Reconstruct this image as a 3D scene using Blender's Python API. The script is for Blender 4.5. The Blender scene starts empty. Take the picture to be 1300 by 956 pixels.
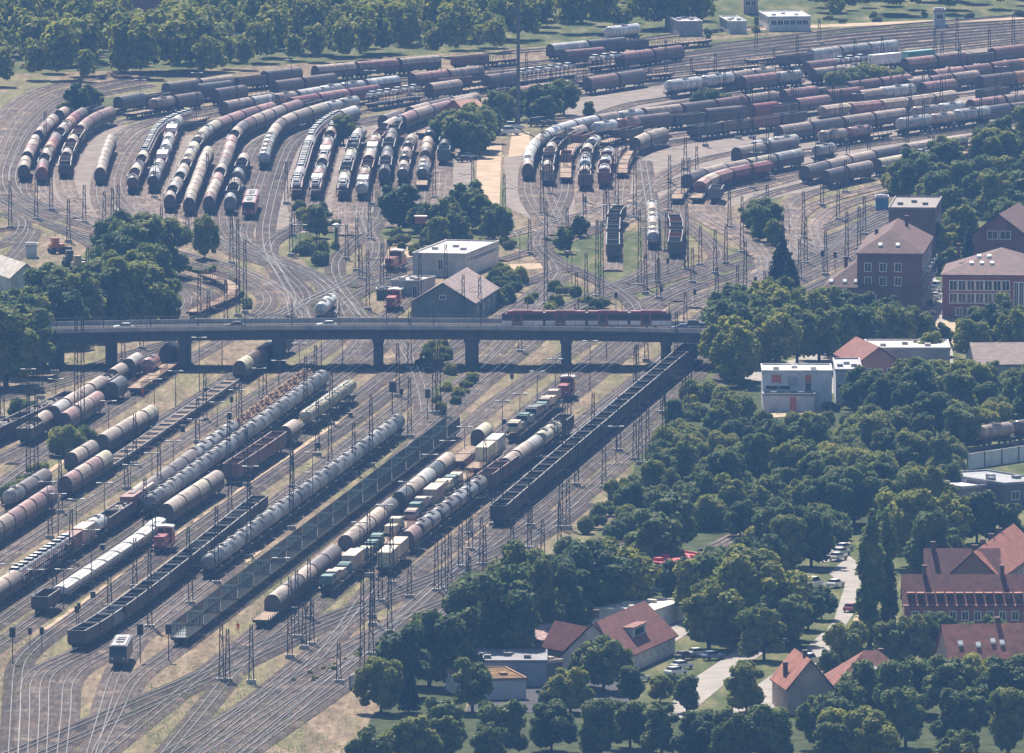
import bpy, bmesh, math, random
import numpy as np
from mathutils import Vector, Matrix
R = random.Random(7)
C = bpy.context.scene.collection
# ------------------------------------------------------------------ camera model (photo 1300 x 956)
F, H, U0, V0, VH = 18500.0, 285.0, 650.0, 478.0, -1300.0
PIT = math.atan((V0 - VH) / F)
CP, SP = math.cos(PIT), math.sin(PIT)
def G(u, v, z=0.0):
    """ground point seen at photo position (u, v)"""
    a, b = (u - U0) / F, (V0 - v) / F
    dx, dy, dz = a, CP + b * SP, -SP + b * CP
    t = (z - H) / dz
    return Vector((dx * t, dy * t, z))
def mpp(u, v):
    p = G(u, v); return (p.y * CP + H * SP) / F
def PX(p):
    d = Vector((p.x, p.y, p.z - H)); zc = d.y * CP - d.z * SP
    return (U0 + F * d.x / zc, V0 - F * (d.y * SP + d.z * CP) / zc)

# ------------------------------------------------------------------ materials
def new_mat(name):
    m = bpy.data.materials.new(name); m.use_nodes = True
    return m, m.node_tree.nodes, m.node_tree.links, m.node_tree.nodes['Principled BSDF']
def noise(n, l, scale, detail=3, vec=None, rough=.6):
    t = n.new('ShaderNodeTexNoise'); t.inputs['Scale'].default_value = scale
    t.inputs['Detail'].default_value = detail; t.inputs['Roughness'].default_value = rough
    if vec: l.new(vec, t.inputs['Vector'])
    return t
def ramp(n, l, src, stops):
    r = n.new('ShaderNodeValToRGB'); e = r.color_ramp.elements
    while len(e) < len(stops): e.new(.5)
    for k, (p, c) in enumerate(stops):
        e[k].position = p; e[k].color = (c, c, c, 1) if isinstance(c, (int, float)) else (*c, 1)
    l.new(src, r.inputs[0]); return r.outputs[0]
def mix(n, l, fac, a, b, mode='MIX'):
    m = n.new('ShaderNodeMix'); m.data_type = 'RGBA'; m.blend_type = mode
    for sock, v in ((0, fac), (6, a), (7, b)):
        if isinstance(v, (int, float)): m.inputs[sock].default_value = v
        elif isinstance(v, tuple): m.inputs[sock].default_value = (*v, 1)
        else: l.new(v, m.inputs[sock])
    return m.outputs[2]
def geopos(n): return n.new('ShaderNodeNewGeometry').outputs['Position']
def objvec(n): return n.new('ShaderNodeTexCoord').outputs['Object']
def flat_mat(name, col, rough=.7, metal=0.0, var=.25, scale=.8):
    m, n, l, b = new_mat(name)
    t = noise(n, l, scale, 4, geopos(n))
    f = ramp(n, l, t.outputs[0], [(.3, 1 - var), (.7, 1 + var)])
    l.new(mix(n, l, 1.0, tuple(col), f, 'MULTIPLY'), b.inputs['Base Color'])
    b.inputs['Roughness'].default_value = rough; b.inputs['Metallic'].default_value = metal
    if rough >= .8: b.inputs['Specular IOR Level'].default_value = .04
    return m
def paint_mat(name, grime, rough=.5, metal=0.0, dirt=(.06, .045, .04)):
    """paint in the object's own colour under streaks of rail dust"""
    m, n, l, b = new_mat(name)
    oi = n.new('ShaderNodeObjectInfo')
    add = n.new('ShaderNodeVectorMath'); add.operation = 'ADD'
    l.new(objvec(n), add.inputs[0])
    mul = n.new('ShaderNodeVectorMath'); mul.operation = 'SCALE'
    cmb = n.new('ShaderNodeCombineXYZ')
    for k in range(3): l.new(oi.outputs['Random'], cmb.inputs[k])
    l.new(cmb.outputs[0], mul.inputs[0]); mul.inputs['Scale'].default_value = 90
    l.new(mul.outputs[0], add.inputs[1])
    st = n.new('ShaderNodeVectorMath'); st.operation = 'MULTIPLY'
    l.new(add.outputs[0], st.inputs[0]); st.inputs[1].default_value = (1.6, .5, .35)
    t1 = noise(n, l, .9, 5, st.outputs[0], .65); t2 = noise(n, l, .3, 3, add.outputs[0])
    f = ramp(n, l, t1.outputs[0], [(.38, grime), (.72, 0.0)])
    c = mix(n, l, f, oi.outputs['Color'], dirt)
    f2 = ramp(n, l, t2.outputs[0], [(.3, .72), (.7, 1.15)])
    l.new(mix(n, l, 1.0, c, f2, 'MULTIPLY'), b.inputs['Base Color'])
    b.inputs['Roughness'].default_value = rough; b.inputs['Metallic'].default_value = metal
    return m
M = {}
M['paint'] = paint_mat('weathered_paint', .72, .42)
M['clean'] = paint_mat('clean_paint', .18, .35)
M['tank'] = paint_mat('tank_paint', .72, .34)
M['wall'] = paint_mat('wall_render', .14, .85)
M['under'] = flat_mat('dark_running_gear', (.030, .026, .024), .7)
M['steel'] = flat_mat('galvanised_steel', (.09, .095, .10), .6, .2)
M['lattice'] = flat_mat('dark_lattice_steel', (.028, .028, .028), .65, .1)
M['concrete'] = flat_mat('bridge_concrete', (.40, .37, .345), .85, var=.3, scale=.35)
M['beam'] = flat_mat('bridge_beam', (.095, .09, .088), .8, var=.25, scale=.3)
M['asphalt'] = flat_mat('asphalt', (.055, .053, .055), .8, var=.2, scale=.5)
M['pale_asphalt'] = flat_mat('worn_pale_asphalt', (.27, .245, .22), .85, var=.2, scale=.25)
M['sand'] = flat_mat('bare_sand', (.36, .275, .195), .95, var=.22, scale=.2)
M['glass'] = flat_mat('window_glass', (.02, .025, .03), .08, var=.1)
M['black'] = flat_mat('black_plastic', (.012, .012, .014), .5)
M['white_line'] = flat_mat('white_enamel', (.75, .75, .72), .5)
M['bark'] = flat_mat('bark', (.05, .04, .03), .95)
M['log'] = flat_mat('cut_timber', (.30, .20, .13), .9, var=.5, scale=1.6)
M['scrap'] = flat_mat('scrap_metal', (.20, .17, .16), .6, .2, var=.8, scale=1.1)
M['coal'] = flat_mat('dark_ore', (.03, .027, .027), .9, var=.5, scale=.9)
M['skin'] = flat_mat('skin', (.45, .28, .2), .6)
M['hivis'] = flat_mat('orange_workwear', (.75, .12, .04), .7)
M['sedum'] = flat_mat('planted_roof', (.16, .10, .05), .95, var=.55, scale=.3)
M['plank'] = flat_mat('wagon_planks', (.27, .20, .15), .9, var=.45, scale=.9)
def tile_mat():
    m, n, l, b = new_mat('roof_tiles'); oi = n.new('ShaderNodeObjectInfo')
    w = n.new('ShaderNodeTexWave'); w.bands_direction = 'Z'; w.inputs['Scale'].default_value = .9
    w.inputs['Distortion'].default_value = .6; l.new(geopos(n), w.inputs['Vector'])
    t = noise(n, l, .7, 5, geopos(n))
    f = ramp(n, l, t.outputs[0], [(.3, .45), (.7, 1.05)]); g = ramp(n, l, w.outputs['Fac'], [(0, .82), (1, 1.08)])
    c = mix(n, l, 1.0, oi.outputs['Color'], f, 'MULTIPLY')
    l.new(mix(n, l, 1.0, c, g, 'MULTIPLY'), b.inputs['Base Color']); b.inputs['Roughness'].default_value = .75; b.inputs['Specular IOR Level'].default_value = .2
    return m
M['tile'] = tile_mat()
def leaf_mat(name, cols):
    m, n, l, b = new_mat(name); oi = n.new('ShaderNodeObjectInfo')
    t = noise(n, l, .55, 3, geopos(n))
    base = ramp(n, l, t.outputs[0], [(.3, cols[0]), (.52, cols[1]), (.72, cols[2])])
    v = ramp(n, l, oi.outputs['Random'], [(0, (.50, .62, .66)), (.5, (1, 1, .85)), (1, (1.75, 1.45, .75))])
    c = mix(n, l, 1.0, base, v, 'MULTIPLY')
    l.new(c, b.inputs['Base Color']); b.inputs['Roughness'].default_value = .75; b.inputs['Specular IOR Level'].default_value = .2
    tr = n.new('ShaderNodeBsdfTranslucent'); l.new(c, tr.inputs['Color'])
    ms = n.new('ShaderNodeMixShader'); ms.inputs[0].default_value = .4
    l.new(b.outputs[0], ms.inputs[1]); l.new(tr.outputs[0], ms.inputs[2])
    l.new(ms.outputs[0], n['Material Output'].inputs['Surface'])
    return m
M['leaf'] = leaf_mat('broad_leaves', ((.050, .085, .022), (.12, .16, .04), (.26, .27, .075)))
M['shrubleaf'] = leaf_mat('shrub_leaves', ((.085, .12, .03), (.17, .205, .06), (.31, .31, .10)))
M['needle'] = leaf_mat('needles', ((.012, .028, .014), (.022, .044, .02), (.04, .065, .026)))
def ground_mat():
    m, n, l, b = new_mat('dry_yard_ground')
    p = geopos(n)
    sc = n.new('ShaderNodeVectorMath'); sc.operation = 'MULTIPLY'; l.new(p, sc.inputs[0]); sc.inputs[1].default_value = (1, .16, 1)
    big = noise(n, l, .06, 4, sc.outputs[0]); mid = noise(n, l, .35, 5, sc.outputs[0]); fine = noise(n, l, 2.2, 3, p)
    dry = ramp(n, l, mid.outputs[0], [(.25, (.100, .074, .052)), (.5, (.18, .135, .092)), (.75, (.29, .225, .155))])
    weed = ramp(n, l, mid.outputs[0], [(.3, (.10, .10, .05)), (.7, (.19, .175, .085))])
    fac = ramp(n, l, big.outputs[0], [(.47, 0.0), (.60, .85)])
    c = mix(n, l, fac, dry, weed)
    g = ramp(n, l, fine.outputs[0], [(.3, .8), (.7, 1.15)])
    sp = noise(n, l, 1.15, 4, sc.outputs[0], .7); spots = ramp(n, l, sp.outputs[0], [(.36, .62), (.5, 1.0), (.68, 1.22)])
    wd = noise(n, l, .8, 5, sc.outputs[0], .75); wf = ramp(n, l, wd.outputs[0], [(.56, 0.0), (.64, .8)])
    c = mix(n, l, 1.0, mix(n, l, wf, c, (.085, .095, .04)), spots, 'MULTIPLY')
    l.new(mix(n, l, 1.0, c, g, 'MULTIPLY'), b.inputs['Base Color']); b.inputs['Roughness'].default_value = .95; b.inputs['Specular IOR Level'].default_value = .04
    return m
M['ground'] = ground_mat()
def grass_mat():
    m, n, l, b = new_mat('rough_grass')
    p = geopos(n); sc = n.new('ShaderNodeVectorMath'); sc.operation = 'MULTIPLY'; l.new(p, sc.inputs[0]); sc.inputs[1].default_value = (1, .2, 1)
    mid = noise(n, l, .22, 5, sc.outputs[0]); fine = noise(n, l, 1.5, 4, p)
    c = ramp(n, l, mid.outputs[0], [(.28, (.035, .055, .018)), (.5, (.085, .095, .036)), (.72, (.19, .165, .085))])
    g = ramp(n, l, fine.outputs[0], [(.3, .7), (.7, 1.2)])
    l.new(mix(n, l, 1.0, c, g, 'MULTIPLY'), b.inputs['Base Color']); b.inputs['Roughness'].default_value = .95; b.inputs['Specular IOR Level'].default_value = .04
    return m
M['grass'] = grass_mat()
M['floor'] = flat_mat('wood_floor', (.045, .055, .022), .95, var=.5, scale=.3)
M['gravel'] = flat_mat('haze_paled_gravel', (.205, .172, .15), .95, var=.3, scale=.25)  # gravel tone also holds some of the far haze
def ballast_mat():
    m, n, l, b = new_mat('track_ballast')
    p = geopos(n); uv = n.new('ShaderNodeUVMap'); oi = n.new('ShaderNodeObjectInfo')
    w = n.new('ShaderNodeTexWave'); w.bands_direction = 'Y'; w.inputs['Scale'].default_value = .52
    l.new(uv.outputs[0], w.inputs['Vector'])
    t = noise(n, l, .12, 4, p); t2 = noise(n, l, 1.6, 4, p)
    base = ramp(n, l, t.outputs[0], [(.3, (.046, .036, .032)), (.55, (.080, .063, .053)), (.75, (.16, .125, .098))])
    tone = ramp(n, l, oi.outputs['Random'], [(0, .75), (1, 1.35)])
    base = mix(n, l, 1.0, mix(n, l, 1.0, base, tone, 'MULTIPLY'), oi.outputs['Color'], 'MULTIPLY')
    sl = ramp(n, l, w.outputs['Fac'], [(.55, 1.08), (.75, .72)])
    g = ramp(n, l, t2.outputs[0], [(.3, .6), (.7, 1.35)])
    sv = n.new('ShaderNodeVectorMath'); sv.operation = 'MULTIPLY'; l.new(p, sv.inputs[0]); sv.inputs[1].default_value = (1, .14, 1)
    t3 = noise(n, l, 1.3, 4, sv.outputs[0], .7); base = mix(n, l, 1.0, base, ramp(n, l, t3.outputs[0], [(.35, .5), (.65, 1.45)]), 'MULTIPLY')
    t4 = noise(n, l, .3, 4, sv.outputs[0], .7); base = mix(n, l, ramp(n, l, t4.outputs[0], [(.55, 0.0), (.68, .35)]), base, (.15, .085, .06))
    c = mix(n, l, 1.0, mix(n, l, 1.0, base, sl, 'MULTIPLY'), g, 'MULTIPLY')
    l.new(c, b.inputs['Base Color']); b.inputs['Roughness'].default_value = .92; b.inputs['Specular IOR Level'].default_value = .06
    return m
M['ballast'] = ballast_mat()
def rail_mat():
    m, n, l, b = new_mat('rail_steel')
    t = noise(n, l, .02, 2, geopos(n))
    l.new(ramp(n, l, t.outputs[0], [(.36, (.03, .023, .021)), (.56, (.16, .14, .13))]), b.inputs['Base Color'])
    l.new(ramp(n, l, t.outputs[0], [(.36, .15), (.56, .85)]), b.inputs['Metallic'])
    l.new(ramp(n, l, t.outputs[0], [(.36, .5), (.56, .28)]), b.inputs['Roughness'])
    return m
M['rail'] = rail_mat()

# ------------------------------------------------------------------ mesh building
class MB:
    def __init__(s): s.v = []; s.f = []; s.m = []; s.mi = 0
    def add(s, vs, fs):
        o = len(s.v); s.v += [tuple(p) for p in vs]
        for f in fs: s.f.append([i + o for i in f]); s.m.append(s.mi)
        return s
    def mat(s, i): s.mi = i; return s
    def box(s, cx, cy, cz, sx, sy, sz, taper=1.0):
        x, y, z = sx / 2, sy / 2, sz / 2; t = taper
        vs = [(cx + a * x * k, cy + b * y * k, cz + c * z) for c, k in ((-1, 1), (1, t)) for a, b in ((-1, -1), (1, -1), (1, 1), (-1, 1))]
        return s.add(vs, [(3, 2, 1, 0), (4, 5, 6, 7), (0, 1, 5, 4), (1, 2, 6, 5), (2, 3, 7, 6), (3, 0, 4, 7)])
    def prism(s, prof, x0, x1, cap=True, tilt=0.0):
        """profile of (y, z), counter-clockwise seen from +x, swept along x"""
        k = len(prof)
        vs = [(x0, y, z) for y, z in prof] + [(x1, y, z) for y, z in prof]
        fs = [(i, (i + 1) % k, k + (i + 1) % k, k + i) for i in range(k)]
        if cap: fs += [tuple(range(k))[::-1], tuple(range(k, 2 * k))]
        return s.add(vs, fs)
    def lathe(s, prof, cy=0, cz=0, n=16, axis='x'):
        """profile of (x, radius) round the x axis (or z axis)"""
        vs = []; k = len(prof)
        for x, r in prof:
            for j in range(n):
                a = 2 * math.pi * j / n
                p = (x, cy + r * math.cos(a), cz + r * math.sin(a))
                vs.append(p if axis == 'x' else (cy + r * math.cos(a), cz + r * math.sin(a), x))
        fs = [(i * n + j, i * n + (j + 1) % n, (i + 1) * n + (j + 1) % n, (i + 1) * n + j) for i in range(k - 1) for j in range(n)]
        fs += [tuple(range(n))[::-1], tuple((k - 1) * n + j for j in range(n))]
        return s.add(vs, fs)
    def bar(s, a, b, r, n=4, r2=None):
        a, b = Vector(a), Vector(b); d = b - a
        if d.length < 1e-6: return s
        q = d.to_track_quat('Z', 'Y').to_matrix(); r2 = r if r2 is None else r2
        vs = []
        for p, rr in ((a, r), (b, r2)):
            for j in range(n):
                t = 2 * math.pi * (j + .5) / n
                vs.append(p + q @ Vector((rr * math.cos(t), rr * math.sin(t), 0)))
        fs = [(j, (j + 1) % n, n + (j + 1) % n, n + j) for j in range(n)] + [tuple(range(n))[::-1], tuple(range(n, 2 * n))]
        return s.add(vs, fs)
    def mesh(s, name, mats, smooth=False):
        me = bpy.data.meshes.new(name)
        me.from_pydata([tuple(p) for p in s.v], [], s.f)
        for k in (mats if isinstance(mats, (list, tuple)) else [mats]): me.materials.append(M[k] if isinstance(k, str) else k)
        me.polygons.foreach_set('material_index', s.m)
        if smooth: me.polygons.foreach_set('use_smooth', [True] * len(s.f))
        me.update(); return me
def obj(name, me, parent=None, loc=(0, 0, 0), rot=0.0, color=None, scale=None):
    o = bpy.data.objects.new(name, me); C.objects.link(o)
    if parent: o.parent = parent
    o.location = loc
    if rot: o.rotation_euler = (0, 0, rot)
    if color: o.color = (*color, 1)
    if scale: o.scale = (scale,) * 3 if isinstance(scale, (int, float)) else scale
    return o
def tag(o, label=None, cat=None, group=None, kind=None):
    if label: o['label'] = label
    if cat: o['category'] = cat
    if group: o['group'] = group
    if kind: o['kind'] = kind
    return o
ORD = ['first', 'second', 'third', 'fourth', 'fifth', 'sixth', 'seventh', 'eighth', 'ninth', 'tenth', 'eleventh', 'twelfth', 'thirteenth', 'fourteenth', 'fifteenth', 'sixteenth', 'seventeenth', 'eighteenth', 'nineteenth']
TENS = {2: 'twenty', 3: 'thirty', 4: 'forty', 5: 'fifty', 6: 'sixty', 7: 'seventy', 8: 'eighty', 9: 'ninety'}
def nth(i):
    if i <= 19: return ORD[i - 1]
    t, u = divmod(i, 10)
    return TENS[t][:-1] + 'ieth' if u == 0 else TENS[t] + '-' + ORD[u - 1]
HAZE_COL, HAZE_D, HAZE_G = (.22, .48, 1.0), .000052, .0
SUN_EL, SUN_AZ, SUN_S, SKY_S, EXPO = 50, -12, 5.0, .05, 1.2
# ------------------------------------------------------------------ rolling stock: templates of (part, mesh, colour key, place)
COL = {'brown': (.15, .09, .07), 'rust red': (.27, .10, .07), 'tan': (.58, .43, .32), 'faded red': (.48, .23, .19), 'grey': (.34, .335, .33),
       'silver': (.68, .66, .63), 'white': (.82, .80, .77), 'dark': (.075, .065, .062), 'cream': (.74, .64, .42), 'green': (.07, .17, .14),
       'red': (.31, .045, .045), 'blue': (.10, .16, .30), 'pale grey': (.64, .61, .57), 'black': (.02, .02, .022), 'teal': (.10, .27, .25), 'orange': (.6, .28, .12)}
def arch(w, z0, z1, top, n=9):
    """closed profile: a straight wall from z0 to z1, then an arch up to top"""
    p = [(-w, z0), (w, z0), (w, z1)]
    for i in range(1, n): a = math.pi * i / n; p.append((w * math.cos(a), z1 + (top - z1) * math.sin(a)))
    return p + [(-w, z1)]
def wheels(mb, x, two=True):
    for dx in ((-.9, .9) if two else (0,)):
        for y in (-.72, .72): mb.add(*disc(x + dx, y, .46))
    mb.box(x, 0, .62, 2.9 if two else 1.2, 1.9, .34)
def disc(x, y, r, n=10, t=.07):
    vs = [(x + r * math.cos(2 * math.pi * j / n), y + s * t, r + r * math.sin(2 * math.pi * j / n)) for s in (-1, 1) for j in range(n)]
    return vs, [(j, (j + 1) % n, n + (j + 1) % n, n + j)[::-1] for j in range(n)] + [tuple(range(n)), tuple(range(n, 2 * n))[::-1]]
def chassis(L, w=2.5, z=1.05):
    b = MB(); b.box(0, 0, z, L - 1.1, w * .8, .28)
    for y in (-w / 2, w / 2): b.box(0, y, z, L - 1.1, .16, .34)
    for s in (-1, 1):
        b.box(s * (L / 2 - .6), 0, z, .18, w, .36)
        for y in (-.87, .87): b.bar((s * (L / 2 - .55), y, z), (s * (L / 2 - .03), y, z), .13, 8)
        b.bar((s * (L / 2 - .55), 0, z), (s * (L / 2 - .02), 0, z - .05), .07)
    for x in (-L * .12, L * .1): b.box(x, .55, z - .35, 1.2, .5, .4)
    return b.mesh('underframe', 'under')
_bog = MB(); wheels(_bog, 0); BOGIE = _bog.mesh('bogie', 'under')
T = {}
def temp(kind, L, parts, bog=None, ch=True):
    p = list(parts)
    if ch: p.append(('underframe', chassis(L), None, (0, 0, 0)))
    bx = bog if bog is not None else L / 2 - 2.6
    p += [('bogie', BOGIE, None, (-bx, 0, 0)), ('bogie', BOGIE, None, (bx, 0, 0))]
    T[kind] = (L, p)
def covered(kind, L, secs, z1=2.6, top=4.15):
    b = MB(); b.prism(arch(1.38, 1.22, z1, top - .07), -L / 2 + .5, L / 2 - .5)
    for k in range(int(L)):                                     # wall posts
        for y in (-1.40, 1.40): b.box(-L / 2 + .9 + k * (L - 1.8) / (int(L) - 1), y, 1.95, .09, .06, 1.3)
    r = MB(); g = .12; step = (L - .9) / secs
    for k in range(secs):
        x0 = -L / 2 + .45 + k * step + g / 2; x1 = x0 + step - g
        pr = [(1.44 * math.cos(math.pi * i / 12), z1 - .1 + (top - z1 + .1) * math.sin(math.pi * i / 12)) for i in range(13)]
        pr = pr + [(y * .955, z - .05) for y, z in pr[::-1]]
        r.prism(pr, x0, x1)
    for s in (-1, 1):
        for y in (-.5, .5): b.box(s * (L / 2 - .49), y, 2.5, .06, .08, 2.3)
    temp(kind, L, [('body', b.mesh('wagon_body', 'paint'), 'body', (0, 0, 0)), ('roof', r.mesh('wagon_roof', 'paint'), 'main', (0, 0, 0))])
covered('cs', 12.2, 3, 2.4, 4.2); covered('cl', 16.4, 2, 2.75, 4.2); covered('cm', 14.2, 2, 2.6, 4.1)
def tankw(kind, L, rad, ribs, dome=True):
    h = L / 2 - .75; pr = [(-h, .05), (-h + .06, rad * .45), (-h + .2, rad * .78), (-h + .42, rad * .95), (-h + .7, rad)]
    if ribs:
        n = 9; a, c = -h + .8, h - .8
        for i in range(n):
            x = a + (c - a) * i / (n - 1)
            pr += [(x - .14, rad), (x - .12, rad + .07), (x + .12, rad + .07), (x + .14, rad)]
    pr += [(h - .7, rad), (h - .42, rad * .95), (h - .2, rad * .78), (h - .06, rad * .45), (h, .05)]
    b = MB(); b.lathe(pr, 0, 1.32 + rad, 20)
    d = MB(); zt = 1.32 + 2 * rad
    d.lathe([(zt - .15, .42), (zt + .22, .42), (zt + .30, .3)], 0, 0, 12, 'z')
    for y in (-.55, .55): d.box(0, y, zt + .06, 3.0, .35, .06)
    for x in (-1.5, 1.5): d.box(x, 0, zt + .1, .06, 1.4, .1)
    for y in (-.2, .2): d.bar((.9, rad * .9 + y * 0 + .25, 1.2), (.9 + y, rad * .75, zt), .04)
    cr = MB(); cr.box(0, 0, 1.2, L - 1.0, .5, .24)
    for x in (-L / 2 + 2.4, L / 2 - 2.4): cr.box(x, 0, 1.4, .5, 2.0, .7)
    for s in (-1, 1):
        for y in (-1.1, 1.1): cr.bar((s * (L / 2 - .5), y, 1.1), (s * (L / 2 - .5), y, 2.3), .035)
        cr.bar((s * (L / 2 - .5), -1.1, 2.3), (s * (L / 2 - .5), 1.1, 2.3), .035)
    temp(kind, L, [('tank', b.mesh('tank_barrel', 'tank', True), 'main', (0, 0, 0)), ('walkway', d.mesh('tank_walkway', 'under'), None, (0, 0, 0)),
                   ('cradle', cr.mesh('tank_cradle', 'under'), None, (0, 0, 0))])
tankw('tk', 12.4, 1.40, False); tankw('rt', 12.2, 1.38, True); tankw('gt', 17.6, 1.52, False)
def hopper(kind, L, z1, bars):
    w = 1.45; b = MB(); x0, x1 = -L / 2 + .6, L / 2 - .6
    for y in (-w, w): b.box(0, y, (1.25 + z1) / 2, x1 - x0, .1, z1 - 1.25)
    for x in (x0 + .05, x1 - .05): b.box(x, 0, (1.25 + z1) / 2, .1, 2 * w - .1, z1 - 1.25)
    for y in (-w - .07, w + .07):
        n = int(L / 1.3)
        for k in range(n + 1): b.box(x0 + .06 + k * (x1 - x0 - .12) / n, y, (1.3 + z1) / 2, .12, .07, z1 - 1.3)
    # sloping floor of the bins
    n = 2
    for k in range(n):
        a, c = x0 + .1 + k * (x1 - x0 - .2) / n, x0 + .1 + (k + 1) * (x1 - x0 - .2) / n; mx = (a + c) / 2
        b.add([(a, -w + .05, 2.6), (mx, -w + .05, 1.35), (mx, w - .05, 1.35), (a, w - .05, 2.6)], [(0, 1, 2, 3)])
        b.add([(c, -w + .05, 2.6), (mx, -w + .05, 1.35), (mx, w - .05, 1.35), (c, w - .05, 2.6)], [(3, 2, 1, 0)])
    r = MB()
    for y in (-w, w): r.box(0, y, z1 + .06, x1 - x0 + .1, .2, .12)
    for x in (x0, x1): r.box(x, 0, z1 + .06, .2, 2 * w - .2, .12)
    for k in range(bars): r.box(x0 + (k + 1) * (x1 - x0) / (bars + 1), 0, z1 - .1, .14, 2 * w - .2, .14)
    temp(kind, L, [('hopper', b.mesh('hopper_bin', 'paint'), 'body', (0, 0, 0)), ('rim', r.mesh('hopper_rim', 'paint'), 'main', (0, 0, 0))])
hopper('hp', 12.5, 3.65, 1); hopper('hc', 13.0, 3.3, 1)
def gondola(kind, L, z1):
    w = 1.42; b = MB(); x0, x1 = -L / 2 + .6, L / 2 - .6
    for y in (-w, w): b.box(0, y, (1.2 + z1) / 2, x1 - x0, .1, z1 - 1.2)
    for x in (x0 + .05, x1 - .05): b.box(x, 0, (1.2 + z1) / 2, .1, 2 * w - .1, z1 - 1.2)
    for y in (-w - .08, w + .08):
        for k in range(10): b.box(x0 + .1 + k * (x1 - x0 - .2) / 9, y, (1.2 + z1) / 2, .16, .09, z1 - 1.2)
    f = MB(); f.box(0, 0, 1.3, x1 - x0 - .2, 2 * w - .12, .1)
    r = MB()
    for y in (-w, w): r.box(0, y, z1 + .05, x1 - x0 + .1, .2, .1)
    for x in (x0, x1): r.box(x, 0, z1 + .05, .2, 2 * w - .2, .1)
    temp(kind, L, [('side_wall', b.mesh('gondola_walls', 'paint'), 'body', (0, 0, 0)), ('floor', f.mesh('gondola_floor', 'plank'), None, (0, 0, 0)),
                   ('rim', r.mesh('gondola_rim', 'paint'), 'main', (0, 0, 0))])
gondola('gn', 14.0, 3.1); gondola('gl', 14.0, 2.5)
def flatw(kind, L, stakes=0, sh=0.0, w=2.75, frames=False):
    b = MB(); b.box(0, 0, 1.3, L - 1.0, w - .2, .12)
    e = MB(); sr = .11 if frames else .075
    for y in (-w / 2, w / 2): e.box(0, y, 1.25, L - 1.0, .14, .3)
    for x in (-L / 2 + .5, L / 2 - .5): e.box(x, 0, 1.25, .14, w - .14, .3)
    for k in range(stakes):
        x = -L / 2 + .8 + k * (L - 1.6) / (stakes - 1)
        for y in (-w / 2, w / 2): e.bar((x, y, 1.35), (x, y, 1.35 + sh), sr)
    parts = [('deck', b.mesh('flat_deck', 'paint' if frames else 'plank'), 'deck' if frames else None, (0, 0, 0)), ('side_frame', e.mesh('flat_frame', 'paint'), 'body' if frames else 'main', (0, 0, 0))]
    if frames:
        g = MB()
        for s in (-1, 1):
            x = s * (L / 2 - .75)
            for y in (-1.2, -.9, -.6, -.3, 0, .3, .6, .9, 1.2): g.bar((x, y, 1.35), (x, y, 1.35 + sh), .06)
            for z in (1.9, 2.4, 2.9, 1.35 + sh): g.bar((x, -w / 2, z), (x, w / 2, z), .06)
        for y in (-w / 2, w / 2):
            g.bar((-L / 2 + .75, y, 1.42), (L / 2 - .75, y, 1.42), .04)
        parts.append(('end_grille', g.mesh('end_grilles', 'paint'), 'main', (0, 0, 0)))
    temp(kind, L, parts)
flatw('fl', 14.5, 6, .5); flatw('st', 20.0, 15, 2.4, frames=True); flatw('fs', 13.0, 9, 1.3)
def pocket():
    L = 17.0; w = 2.7; e = MB()
    for y in (-w / 2, w / 2): e.box(0, y, 1.2, L - 1.0, .22, .5)
    for x in (-L / 2 + .5, -L / 2 + 3.4, -1.6, 1.6, L / 2 - 3.4, L / 2 - .5): e.box(x, 0, 1.3, .3, w - .22, .3)
    b = MB(); b.box(-4.6, 0, 1.32, 3.6, w - .3, .1); b.box(4.6, 0, 1.32, 3.6, w - .3, .1); b.box(0, 0, .9, L - 1.4, 1.0, .2)
    temp('pk', L, [('side_frame', e.mesh('pocket_frame', 'paint'), 'body', (0, 0, 0)), ('deck', b.mesh('pocket_deck', 'plank'), None, (0, 0, 0))])
pocket()
def silo():
    L = 13.2; b = MB(); s = MB()
    for k in range(4):
        x = -4.35 + k * 2.9
        b.lathe([(1.4, .25), (2.3, 1.1), (2.7, 1.36), (3.6, 1.36), (4.05, 1.1), (4.2, .5)], x, 0, 18, 'z')
        s.lathe([(4.19, .35), (4.34, .32)], x, 0, 10, 'z')
    v = MB()                                                     # dark chevrons between the vessels
    for k in range(3):
        x = -2.9 + k * 2.9
        for y in (-1.0, 1.0):
            v.add([(x - .75, y * 1.32, 3.7), (x + .75, y * 1.32, 3.7), (x, y * .6, 2.1), (x, y * 1.05, 2.3)], [(0, 1, 2), (0, 1, 3), (0, 2, 3), (1, 2, 3)])
    f = MB()
    for y in (-1.3, 1.3): f.bar((-L / 2 + .6, y, 1.5), (L / 2 - .6, y, 1.5), .08)
    f.box(0, 0, 4.3, L - 2.4, .4, .06)
    temp('si', L, [('vessel', b.mesh('silo_vessels', 'tank', True), 'main', (0, 0, 0)), ('hatch', s.mesh('silo_hatches', 'under'), None, (0, 0, 0)),
                   ('chevron_panel', v.mesh('silo_chevrons', 'paint'), 'body', (0, 0, 0)), ('handrail', f.mesh('silo_rails', 'paint'), 'body', (0, 0, 0))])
silo()
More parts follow.
